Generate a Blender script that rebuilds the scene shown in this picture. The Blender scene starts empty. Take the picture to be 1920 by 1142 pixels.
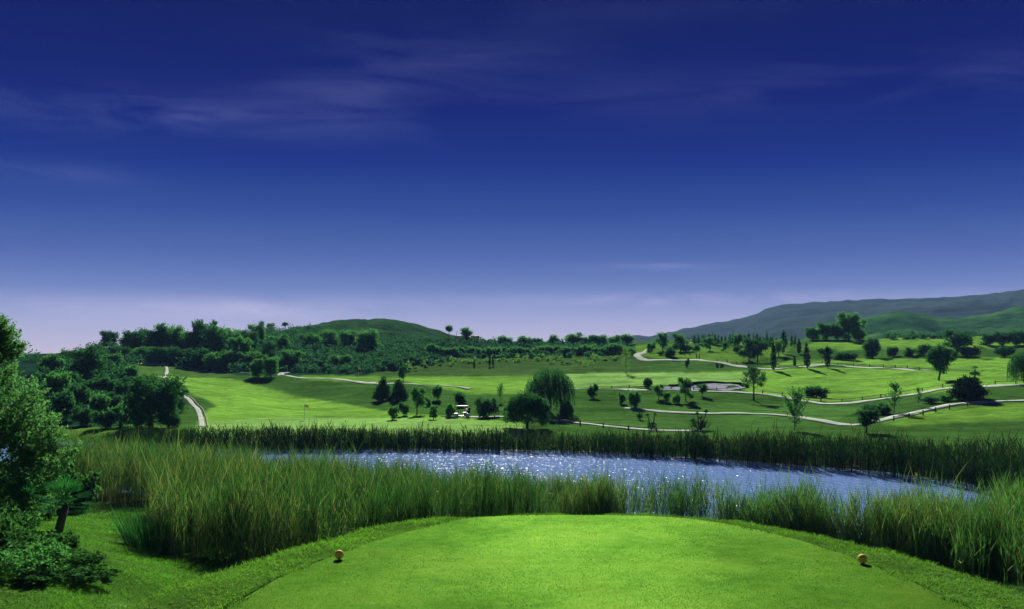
import bpy, math, random
import numpy as np
from mathutils import Vector, Matrix

R = np.random.default_rng(11)
random.seed(11)
S = bpy.context.scene
C = S.collection
rad = math.radians

# ------------------------------------------------------------------ camera
F = 1920.0           # focal length in photo pixels (36 mm lens on a 36 mm sensor)
HOR = 665.0          # photo row of the horizon
CZ = 2.6             # eye height above the tee
cam_d = bpy.data.cameras.new('camera')
cam = bpy.data.objects.new('camera', cam_d)
C.objects.link(cam)
cam.location = (0, 0, CZ)
cam.rotation_euler = (rad(90), 0, 0)
cam_d.lens = 36
cam_d.sensor_width = 36
cam_d.shift_y = (HOR - 571.0) / 1920.0
cam_d.clip_start = 0.1
cam_d.clip_end = 12000
S.camera = cam

# ------------------------------------------------------------------ sky, sun, exposure
SUN_EL, SUN_AZ = 27.0, -1.5       # degrees; azimuth from +Y towards +X
EXPO = 1.15
S.view_settings.view_transform = 'Standard'
S.view_settings.look = 'None'
S.view_settings.exposure = EXPO
S.view_settings.gamma = 1.0
S.view_settings.use_curve_mapping = False
S.render.engine = 'CYCLES'
S.cycles.max_bounces = 8
S.cycles.diffuse_bounces = 5
S.cycles.glossy_bounces = 3
S.cycles.transmission_bounces = 4
S.cycles.transparent_max_bounces = 8
S.cycles.volume_bounces = 0
S.cycles.use_denoising = True
S.cycles.sample_clamp_indirect = 6
S.cycles.sample_clamp_direct = 8

sun_d = bpy.data.lights.new('sun', 'SUN')
sun_d.energy = 5.0
sun_d.angle = rad(0.53)
sun_d.color = (1.0, 0.95, 0.84)
sun = bpy.data.objects.new('sun', sun_d)
C.objects.link(sun)
sd = Vector((math.sin(rad(SUN_AZ)) * math.cos(rad(SUN_EL)), math.cos(rad(SUN_AZ)) * math.cos(rad(SUN_EL)), math.sin(rad(SUN_EL))))
sun.rotation_euler = sd.to_track_quat('Z', 'Y').to_euler()
sun.location = (0, 0, 60)


def srgb(r, g, b):
    f = lambda c: (c / 255 / 12.92) if c / 255 <= 0.04045 else ((c / 255 + 0.055) / 1.055) ** 2.4
    return (f(r), f(g), f(b))


W = bpy.data.worlds.new('World')
S.world = W
W.use_nodes = True
nt = W.node_tree
nt.nodes.clear()
N = lambda t, tree=None: (tree or nt).nodes.new(t)
out = N('ShaderNodeOutputWorld')
bg = N('ShaderNodeBackground')
nt.links.new(bg.outputs[0], out.inputs[0])
tc = N('ShaderNodeTexCoord')
sep = N('ShaderNodeSeparateXYZ')
nt.links.new(tc.outputs['Generated'], sep.inputs[0])


def math_node(tree, op, a, b=None, clamp=False):
    n = tree.nodes.new('ShaderNodeMath')
    n.operation = op
    n.use_clamp = clamp
    for i, v in enumerate((a, b)):
        if v is None:
            continue
        if isinstance(v, (int, float)):
            n.inputs[i].default_value = v
        else:
            tree.links.new(v, n.inputs[i])
    return n.outputs[0]


def mix_node(tree, fac, a, b, mode='MIX'):
    n = tree.nodes.new('ShaderNodeMix')
    n.data_type = 'RGBA'
    n.blend_type = mode
    for s, v in ((n.inputs[0], fac), (n.inputs[6], a), (n.inputs[7], b)):
        if isinstance(v, (int, float)):
            s.default_value = v
        elif isinstance(v, tuple):
            s.default_value = (*v[:3], 1)
        else:
            tree.links.new(v, s)
    return n.outputs[2]


def ramp_node(tree, fac, stops):
    n = tree.nodes.new('ShaderNodeValToRGB')
    tree.links.new(fac, n.inputs[0])
    e = n.color_ramp.elements
    while len(e) < len(stops):
        e.new(0.5)
    for k, (p, c) in enumerate(stops):
        e[k].position = p
        e[k].color = (*c, 1) if isinstance(c, tuple) else (c, c, c, 1)
    return n.outputs[0]


el = math_node(nt, 'ARCSINE', sep.outputs[2])
az = math_node(nt, 'ARCTAN2', sep.outputs[0], sep.outputs[1])
elf = math_node(nt, 'MULTIPLY', el, 2.0)          # 0..0.5 rad -> 0..1


def px_el(y):
    return math.atan((HOR - y) / F) * 2.0


k = 1 / (2 ** EXPO)
sky_stops = [(0.0, (212, 190, 206)), (px_el(640), (197, 183, 205)), (px_el(610), (178, 170, 202)), (px_el(578), (146, 150, 196)), (px_el(545), (112, 126, 185)), (px_el(512), (92, 110, 176)),
             (px_el(480), (74, 95, 165)), (px_el(400), (42, 67, 148)), (px_el(310), (6, 35, 127)), (px_el(200), (0, 12, 110)),
             (px_el(90), (0, 10, 99)), (px_el(0), (0, 8, 90)), (1.0, (0, 7, 82))]
sky_col = ramp_node(nt, elf, [(p, tuple(k * v for v in srgb(*c))) for p, c in sky_stops])
# thin streaked clouds, laid out by azimuth and elevation
cmb = N('ShaderNodeCombineXYZ')
nt.links.new(math_node(nt, 'MULTIPLY', az, 3.2), cmb.inputs[0])
nt.links.new(math_node(nt, 'ADD', math_node(nt, 'MULTIPLY', el, 17.0), math_node(nt, 'MULTIPLY', az, 0.6)), cmb.inputs[1])
n1 = N('ShaderNodeTexNoise')
n1.inputs['Scale'].default_value = 1.5
n1.inputs['Detail'].default_value = 9
n1.inputs['Roughness'].default_value = 0.62
n1.inputs['Distortion'].default_value = 0.7
nt.links.new(cmb.outputs[0], n1.inputs['Vector'])
n2 = N('ShaderNodeTexNoise')
n2.inputs['Scale'].default_value = 0.55
n2.inputs['Detail'].default_value = 3
cmb2 = N('ShaderNodeCombineXYZ')
nt.links.new(math_node(nt, 'MULTIPLY', az, 3.0), cmb2.inputs[0])
nt.links.new(math_node(nt, 'MULTIPLY', el, 9.0), cmb2.inputs[1])
cmb2.inputs[2].default_value = 4.7
nt.links.new(cmb2.outputs[0], n2.inputs['Vector'])
streak = ramp_node(nt, n1.outputs[0], [(0.40, 0.0), (0.68, 1.0)])
patch = ramp_node(nt, n2.outputs[0], [(0.35, 0.25), (0.62, 1.0)])
# where the veils hang: (bearing px, row px, half width, half height, strength) of broad cirrus banks
banks = [(120, 245, 480, 32, .11), (430, 225, 420, 28, .07), (640, 175, 130, 26, .12), (760, 110, 260, 45, .07), (1350, 185, 420, 42, .11), (1650, 190, 330, 34, .08), (60, 355, 150, 18, .09),
         (430, 584, 440, 20, .85), (1200, 562, 380, 12, .8), (1210, 502, 110, 7, .6), (960, 618, 900, 24, .15), (1480, 20, 600, 26, .02)]
low = None
for (bx, by, hx, hy, st) in banks:
    a0, e0 = math.atan((bx - 960) / F), math.atan((HOR - by) / F)
    da = math_node(nt, 'MULTIPLY', math_node(nt, 'SUBTRACT', az, a0), F / hx)
    de = math_node(nt, 'MULTIPLY', math_node(nt, 'SUBTRACT', el, e0), F / hy)
    r2 = math_node(nt, 'ADD', math_node(nt, 'MULTIPLY', da, da), math_node(nt, 'MULTIPLY', de, de))
    gq_ = math_node(nt, 'MULTIPLY', math_node(nt, 'EXPONENT', math_node(nt, 'MULTIPLY', r2, -1.0)), st)
    low = gq_ if low is None else math_node(nt, 'ADD', low, gq_)
low = math_node(nt, 'ADD', low, 0.003)
cl = math_node(nt, 'MULTIPLY', math_node(nt, 'MULTIPLY', streak, patch), math_node(nt, 'MULTIPLY', low, 1.7), True)
cloud_c = ramp_node(nt, elf, [(px_el(590), tuple(k * v for v in srgb(205, 194, 224))), (px_el(380), tuple(k * v for v in srgb(150, 162, 222)))])
sky_c = mix_node(nt, math_node(nt, 'MULTIPLY', cl, 1.0), sky_col, cloud_c)
nis = N('ShaderNodeTexSky')
nis.sky_type = 'NISHITA'
nis.sun_disc = False
nis.sun_elevation = rad(SUN_EL)
nis.sun_rotation = rad(SUN_AZ)
nscl = mix_node(nt, 1.0, nis.outputs[0], (0.03, 0.045, 0.09), 'MULTIPLY')
nt.links.new(mix_node(nt, 0.001, sky_c, nscl), bg.inputs[0])
bg.inputs[1].default_value = 1.0

# ------------------------------------------------------------------ helpers


def tag(o, label=None, cat=None, group=None, kind=None):
    if label:
        o['label'] = label
    if cat:
        o['category'] = cat
    if group:
        o['group'] = group
    if kind:
        o['kind'] = kind
    return o


def mesh_np(name, verts, faces_list, mat=None, col=None, smooth=False):
    """faces_list: list of int arrays (n,3) or (n,4); col: per-vertex colour (n,3)."""
    me = bpy.data.meshes.new(name)
    verts = np.asarray(verts, np.float32)
    me.vertices.add(len(verts))
    me.vertices.foreach_set('co', verts.ravel())
    loops, starts, tot = [], [], 0
    for f in faces_list:
        f = np.asarray(f, np.int32)
        if len(f) == 0:
            continue
        n, kk = f.shape
        loops.append(f.ravel())
        starts.append(tot + np.arange(n) * kk)
        tot += n * kk
    loops = np.concatenate(loops)
    starts = np.concatenate(starts)
    me.loops.add(len(loops))
    me.loops.foreach_set('vertex_index', loops)
    me.polygons.add(len(starts))
    me.polygons.foreach_set('loop_start', starts.astype(np.int32))
    if smooth:
        me.polygons.foreach_set('use_smooth', np.ones(len(starts), bool))
    me.update(calc_edges=True)
    if col is not None:
        a = me.color_attributes.new('Col', 'FLOAT_COLOR', 'POINT')
        c4 = np.ones((len(verts), 4), np.float32)
        c4[:, :3] = col
        a.data.foreach_set('color', c4.ravel())
    if mat:
        me.materials.append(mat)
    return me


def link(name, me, parent=None, loc=(0, 0, 0), rot=(0, 0, 0), scale=(1, 1, 1)):
    o = bpy.data.objects.new(name, me)
    C.objects.link(o)
    if parent is not None:
        o.parent = parent
    o.location = loc
    o.rotation_euler = rot
    o.scale = scale
    return o


class MB:
    """collects verts/faces of several primitives into one mesh"""

    def __init__(s):
        s.v, s.q, s.t, s.n = [], [], [], 0

    def add(s, v, q=None, t=None):
        v = np.asarray(v, float)
        s.v.append(v)
        if q is not None and len(q):
            s.q.append(np.asarray(q) + s.n)
        if t is not None and len(t):
            s.t.append(np.asarray(t) + s.n)
        s.n += len(v)

    def tube(s, pts, radii, sides=6, cap=True):
        pts = np.asarray(pts, float)
        m = len(pts)
        ring = []
        for i in range(m):
            d = pts[min(i + 1, m - 1)] - pts[max(i - 1, 0)]
            d = d / (np.linalg.norm(d) + 1e-9)
            a = np.cross(d, [0.31, 0.95, 0.05])
            a /= np.linalg.norm(a) + 1e-9
            b = np.cross(d, a)
            ang = np.arange(sides) / sides * 2 * np.pi
            ring.append(pts[i] + radii[i] * (np.cos(ang)[:, None] * a + np.sin(ang)[:, None] * b))
        v = np.concatenate(ring)
        q = []
        for i in range(m - 1):
            for j in range(sides):
                j2 = (j + 1) % sides
                q.append((i * sides + j, i * sides + j2, (i + 1) * sides + j2, (i + 1) * sides + j))
        t = []
        if cap:
            n0 = len(v)
            v = np.concatenate([v, pts[-1:], pts[:1]])
            for j in range(sides):
                j2 = (j + 1) % sides
                t.append(((m - 1) * sides + j, (m - 1) * sides + j2, n0))
                t.append((j2, j, n0 + 1))
        s.add(v, q, t)

    def box(s, c, d, rz=0.0, taper=1.0):
        x, y, z = np.array(d) / 2
        v = np.array([(-x, -y, -z), (x, -y, -z), (x, y, -z), (-x, y, -z), (-x * taper, -y * taper, z), (x * taper, -y * taper, z), (x * taper, y * taper, z), (-x * taper, y * taper, z)])
        cr, sr = math.cos(rz), math.sin(rz)
        v = np.stack([v[:, 0] * cr - v[:, 1] * sr, v[:, 0] * sr + v[:, 1] * cr, v[:, 2]], 1) + np.array(c)
        s.add(v, [(0, 3, 2, 1), (4, 5, 6, 7), (0, 1, 5, 4), (1, 2, 6, 5), (2, 3, 7, 6), (3, 0, 4, 7)])

    def prism(s, outline, x0, x1):
        """outline in (y, z), extruded along x"""
        n = len(outline)
        v = [(x0, a, b) for a, b in outline] + [(x1, a, b) for a, b in outline]
        q = [(i, (i + 1) % n, n + (i + 1) % n, n + i) for i in range(n)]
        v += [(x0, sum(a for a, b in outline) / n, sum(b for a, b in outline) / n), (x1, sum(a for a, b in outline) / n, sum(b for a, b in outline) / n)]
        t = [((i + 1) % n, i, 2 * n) for i in range(n)] + [(n + i, n + (i + 1) % n, 2 * n + 1) for i in range(n)]
        s.add(v, q, t)

    def lathe(s, prof, c=(0, 0, 0), sides=20, axis='z'):
        """prof: (radius, height) pairs"""
        ang = np.arange(sides) / sides * 2 * np.pi
        v = []
        for r, h in prof:
            a, b, cc = r * np.cos(ang), r * np.sin(ang), np.full(sides, h)
            v.append(np.stack([a, b, cc], 1) if axis == 'z' else np.stack([cc, a, b], 1))
        v = np.concatenate(v) + np.array(c)
        q = []
        for i in range(len(prof) - 1):
            for j in range(sides):
                j2 = (j + 1) % sides
                q.append((i * sides + j, i * sides + j2, (i + 1) * sides + j2, (i + 1) * sides + j))
        s.add(v, q)

    def mesh(s, name, mat, smooth=False, col=None):
        fl = []
        if s.q:
            fl.append(np.concatenate(s.q))
        if s.t:
            fl.append(np.concatenate(s.t))
        return mesh_np(name, np.concatenate(s.v), fl, mat, col, smooth)


def vnoise(x, y, seed=0):
    """smooth 2-D value noise in -1..1"""
    xi, yi = np.floor(x).astype(np.int64), np.floor(y).astype(np.int64)
    fx, fy = x - xi, y - yi
    fx, fy = fx * fx * (3 - 2 * fx), fy * fy * (3 - 2 * fy)

    def h(a, b):
        n = (a * 374761393 + b * 668265263 + seed * 1274126177) & 0xffffffff
        n = ((n ^ (n >> 13)) * 1274126177) & 0xffffffff
        return ((n ^ (n >> 16)) & 0xffff) / 32767.5 - 1
    return (h(xi, yi) * (1 - fx) + h(xi + 1, yi) * fx) * (1 - fy) + (h(xi, yi + 1) * (1 - fx) + h(xi + 1, yi + 1) * fx) * fy


def fbm(x, y, oct=4, seed=0):
    s, a, f = 0, 1, 1
    for i in range(oct):
        s = s + a * vnoise(x * f + i * 17.3, y * f - i * 9.1, seed + i)
        a *= 0.5
        f *= 2.03
    return s


# ------------------------------------------------------------------ materials


def new_mat(name):
    m = bpy.data.materials.new(name)
    m.use_nodes = True
    t = m.node_tree
    t.nodes.clear()
    o = t.nodes.new('ShaderNodeOutputMaterial')
    return m, t, o


def noise(t, scale, detail=4, rough=0.55, vec=None, dist=0.0):
    n = t.nodes.new('ShaderNodeTexNoise')
    n.inputs['Scale'].default_value = scale
    n.inputs['Detail'].default_value = detail
    n.inputs['Roughness'].default_value = rough
    n.inputs['Distortion'].default_value = dist
    if vec is not None:
        t.links.new(vec, n.inputs['Vector'])
    return n.outputs[0]


def objco(t):
    return t.nodes.new('ShaderNodeTexCoord').outputs['Object']


def geo_pos(t):
    return t.nodes.new('ShaderNodeNewGeometry').outputs['Position']


def scaled(t, vec, s):
    n = t.nodes.new('ShaderNodeMapping')
    n.inputs['Scale'].default_value = s
    t.links.new(vec, n.inputs['Vector'])
    return n.outputs[0]


def principled(t, col, rough=0.7, spec=0.3, bump=None, bump_d=0.05, bump_s=0.6):
    p = t.nodes.new('ShaderNodeBsdfPrincipled')
    if isinstance(col, tuple):
        p.inputs['Base Color'].default_value = (*col, 1)
    else:
        t.links.new(col, p.inputs['Base Color'])
    p.inputs['Roughness'].default_value = rough
    p.inputs['Specular IOR Level'].default_value = spec
    if bump is not None:
        b = t.nodes.new('ShaderNodeBump')
        b.inputs['Strength'].default_value = bump_s
        b.inputs['Distance'].default_value = bump_d
        t.links.new(bump, b.inputs['Height'])
        t.links.new(b.outputs[0], p.inputs['Normal'])
    return p


def leaf_mat(name, dark, light, trans, tfac=0.38, rough=0.6, attr=False, spec=0.0):
    m, t, o = new_mat(name)
    g = t.nodes.new('ShaderNodeNewGeometry')
    oi = t.nodes.new('ShaderNodeObjectInfo')
    if attr:
        a = t.nodes.new('ShaderNodeAttribute')
        a.attribute_name = 'Col'
        col = a.outputs['Color']
        tcol = mix_node(t, 1.0, col, trans, 'MULTIPLY')
    else:
        f = math_node(t, 'ADD', math_node(t, 'MULTIPLY', g.outputs['Random Per Island'], 0.75), math_node(t, 'MULTIPLY', oi.outputs['Random'], 0.25))
        col = mix_node(t, f, dark, light)
        tcol = mix_node(t, f, tuple(c * 0.7 for c in trans), trans)
    p = principled(t, col, rough, spec)
    p.inputs['Specular IOR Level'].default_value = spec
    tr = t.nodes.new('ShaderNodeBsdfTranslucent')
    t.links.new(tcol, tr.inputs[0])
    mx = t.nodes.new('ShaderNodeMixShader')
    mx.inputs[0].default_value = tfac
    t.links.new(p.outputs[0], mx.inputs[1])
    t.links.new(tr.outputs[0], mx.inputs[2])
    t.links.new(mx.outputs[0], o.inputs[0])
    return m


def plain_mat(name, a, b, scale=3.0, rough=0.75, spec=0.3, bump=0.02, metal=0.0):
    m, t, o = new_mat(name)
    n = noise(t, scale, 6, 0.6, objco(t))
    p = principled(t, mix_node(t, ramp_node(t, n, [(0.3, 0.0), (0.7, 1.0)]), a, b), rough, spec, n, bump)
    p.inputs['Metallic'].default_value = metal
    t.links.new(p.outputs[0], o.inputs[0])
    return m


M = {}
M['leaf_dark'] = leaf_mat('dark evergreen leaves', (0.014, 0.057, 0.028), (0.040, 0.114, 0.044), (0.055, 0.22, 0.05), 0.30)
M['leaf_mid'] = leaf_mat('mid green leaves', (0.026, 0.092, 0.032), (0.070, 0.175, 0.050), (0.09, 0.33, 0.06), 0.40)
M['leaf_light'] = leaf_mat('pale green leaves', (0.05, 0.14, 0.03), (0.10, 0.21, 0.045), (0.16, 0.40, 0.06), 0.42)
M['leaf_near'] = leaf_mat('glossy broad leaves', (0.028, 0.086, 0.028), (0.105, 0.195, 0.075), (0.115, 0.33, 0.07), 0.42, 0.6)
M['leaf_shrub'] = leaf_mat('dark shrub leaves', (0.012, 0.05, 0.018), (0.05, 0.115, 0.035), (0.06, 0.21, 0.035), 0.34, 0.6)
M['leaf_scrub'] = leaf_mat('scrub leaves', (0.014, 0.058, 0.034), (0.034, 0.105, 0.050), (0.05, 0.19, 0.06), 0.30, 0.6)
M['leaf_cypress'] = leaf_mat('cypress foliage', (0.008, 0.034, 0.020), (0.018, 0.056, 0.026), (0.02, 0.08, 0.02), 0.18)
M['leaf_palm'] = leaf_mat('palm fronds', (0.012, 0.07, 0.025), (0.03, 0.12, 0.035), (0.03, 0.19, 0.03), 0.32, 0.4)
M['reed'] = leaf_mat('reed blades', None, None, (1.3, 1.5, 0.7), 0.32, 0.5, attr=True, spec=0.06)
M['reed_far'] = leaf_mat('far reed blades', None, None, (1.2, 1.4, 0.7), 0.16, 0.6, attr=True, spec=0.0)
M['blade'] = leaf_mat('grass blades', None, None, (1.2, 1.5, 0.7), 0.30, 0.6, attr=True, spec=0.0)
M['bark'] = plain_mat('bark', (0.05, 0.035, 0.022), (0.13, 0.10, 0.07), 9, 0.9, 0.1, 0.04)
M['wood'] = plain_mat('weathered wood', (0.06, 0.045, 0.03), (0.15, 0.12, 0.085), 12, 0.85, 0.15, 0.01)
M['path'] = plain_mat('pale concrete', (0.29, 0.33, 0.28), (0.45, 0.49, 0.43), 0.7, 0.9, 0.0, 0.01)
M['kerb'] = plain_mat('concrete kerb', (0.22, 0.22, 0.21), (0.34, 0.34, 0.32), 2.0, 0.9, 0.0, 0.01)
M['sand'] = plain_mat('bunker sand', (0.19, 0.20, 0.25), (0.30, 0.315, 0.38), 2.5, 0.9, 0.0, 0.06)  # grey-blue of shaded sand is put into the base colour
M['white'] = plain_mat('white plastic', (0.5, 0.5, 0.48), (0.6, 0.6, 0.58), 4, 0.35, 0.5, 0.0)
M['black'] = plain_mat('black rubber', (0.012, 0.012, 0.012), (0.03, 0.03, 0.03), 9, 0.8, 0.3, 0.0)
M['seat'] = plain_mat('dusty red seat vinyl', (0.28, 0.09, 0.09), (0.38, 0.13, 0.12), 5, 0.5, 0.4, 0.0)
M['steel'] = plain_mat('grey painted steel', (0.30, 0.31, 0.32), (0.42, 0.43, 0.44), 5, 0.45, 0.5, 0.0)
M['flag'] = plain_mat('yellow flag cloth', (0.75, 0.62, 0.08), (0.85, 0.72, 0.12), 6, 0.8, 0.2, 0.0)
M['ball'] = plain_mat('cream orange paint', (0.74, 0.40, 0.04), (0.80, 0.50, 0.09), 7, 0.7, 0.1, 0.002)
M['plaster'] = plain_mat('white plaster', (0.62, 0.61, 0.58), (0.78, 0.77, 0.74), 1.2, 0.85, 0.2, 0.01)
M['tile'] = plain_mat('roof tile', (0.24, 0.13, 0.09), (0.34, 0.2, 0.14), 1.8, 0.85, 0.2, 0.02)
M['glass'] = plain_mat('dark window glass', (0.02, 0.025, 0.03), (0.03, 0.035, 0.04), 2, 0.15, 0.5, 0.0)
M['straw'] = plain_mat('pale dead reed litter', (0.42, 0.39, 0.30), (0.66, 0.63, 0.52), 5, 0.8, 0.2, 0.03)
M['bag'] = plain_mat('dark bag cloth', (0.015, 0.018, 0.03), (0.03, 0.035, 0.05), 6, 0.7, 0.3, 0.0)


def ground_mat():
    m, t, o = new_mat('course grass')
    a = t.nodes.new('ShaderNodeAttribute')
    a.attribute_name = 'Col'
    p = geo_pos(t)
    big = noise(t, 0.10, 4, 0.6, p)
    mid = noise(t, 0.9, 5, 0.65, p)
    fine = noise(t, 9.0, 5, 0.7, p)
    streaks = noise(t, 1.0, 4, 0.6, scaled(t, p, (0.05, 0.5, 0.3)))
    v = math_node(t, 'ADD', math_node(t, 'MULTIPLY', big, 0.55), math_node(t, 'MULTIPLY', mid, 0.5))
    v = math_node(t, 'ADD', v, math_node(t, 'MULTIPLY', fine, 0.55))
    v = math_node(t, 'ADD', v, math_node(t, 'MULTIPLY', streaks, 0.6))
    lumps = noise(t, 0.33, 5, 0.7, p)
    v = math_node(t, 'ADD', v, math_node(t, 'MULTIPLY', lumps, 0.5))
    val = ramp_node(t, math_node(t, 'MULTIPLY', v, 0.4), [(0.38, 0.35), (0.54, 0.95), (0.70, 1.75)])
    col = mix_node(t, 1.0, a.outputs['Color'], val, 'MULTIPLY')
    yel = ramp_node(t, mid, [(0.55, 0.0), (0.8, 0.35)])
    col = mix_node(t, yel, col, mix_node(t, 1.0, col, (1.6, 1.05, 0.7), 'MULTIPLY'))
    h = math_node(t, 'ADD', math_node(t, 'MULTIPLY', mid, 1.0), math_node(t, 'MULTIPLY', fine, 0.35))
    pr = principled(t, col, 0.9, 0.0, h, 0.30, 0.8)
    t.links.new(pr.outputs[0], o.inputs[0])
    return m


def tee_mat():
    m, t, o = new_mat('mown tee turf')
    p = geo_pos(t)
    big = noise(t, 0.55, 4, 0.6, p, 0.4)
    mid = noise(t, 4.5, 6, 0.7, p)
    fine = noise(t, 55, 4, 0.7, p)
    v = math_node(t, 'ADD', math_node(t, 'MULTIPLY', big, 0.45), math_node(t, 'MULTIPLY', mid, 0.3))
    v = math_node(t, 'ADD', v, math_node(t, 'MULTIPLY', fine, 0.35))
    col = ramp_node(t, v, [(0.40, (0.036, 0.105, 0.012)), (0.54, (0.078, 0.195, 0.022)), (0.68, (0.135, 0.265, 0.034))])
    pr = principled(t, col, 0.9, 0.0, fine, 0.012, 0.7)
    t.links.new(pr.outputs[0], o.inputs[0])
    return m


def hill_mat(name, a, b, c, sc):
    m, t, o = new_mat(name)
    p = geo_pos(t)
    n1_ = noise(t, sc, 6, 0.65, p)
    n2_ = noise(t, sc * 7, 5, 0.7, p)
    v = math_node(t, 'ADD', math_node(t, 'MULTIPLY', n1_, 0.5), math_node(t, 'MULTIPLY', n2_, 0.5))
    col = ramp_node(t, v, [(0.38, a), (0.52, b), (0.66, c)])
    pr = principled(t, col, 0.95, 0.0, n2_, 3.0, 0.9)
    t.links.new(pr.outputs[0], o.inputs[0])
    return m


def water_mat():
    m, t, o = new_mat('pond water')
    p = geo_pos(t)
    w1 = noise(t, 1.0, 1.5, 0.45, scaled(t, p, (2.6, 1.9, 1)), 0.3)
    w2 = noise(t, 1.0, 1.0, 0.5, scaled(t, p, (0.25, 0.45, 1)))
    h = math_node(t, 'ADD', math_node(t, 'MULTIPLY', w1, 0.5), math_node(t, 'MULTIPLY', w2, 0.3))
    pr = principled(t, (0.19, 0.32, 0.66), 0.05, 0.5, h, 0.35, 1.0)
    pr.inputs['IOR'].default_value = 1.33
    t.links.new(pr.outputs[0], o.inputs[0])
    return m


M['ground'] = ground_mat()
M['tee'] = tee_mat()
M['mountain'] = hill_mat('distant wooded mountain', (0.028, 0.046, 0.052), (0.038, 0.060, 0.064), (0.052, 0.076, 0.076), 0.006)  # bluish base colours carry some of the distance haze
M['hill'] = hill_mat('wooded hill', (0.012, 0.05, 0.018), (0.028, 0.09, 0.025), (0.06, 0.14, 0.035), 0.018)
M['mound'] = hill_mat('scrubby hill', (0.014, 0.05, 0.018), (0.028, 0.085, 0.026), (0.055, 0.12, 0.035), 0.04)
M['water'] = water_mat()

# ------------------------------------------------------------------ terrain as a height function of X, Y
WZ = -6.4
KD = 0.58            # the course beyond the pond climbs faster than first estimated


def zz(Y, y):
    return CZ - (y - HOR) / F * Y


def sh(y):
    return (CZ - WZ) * F / (y - HOR)


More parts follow.
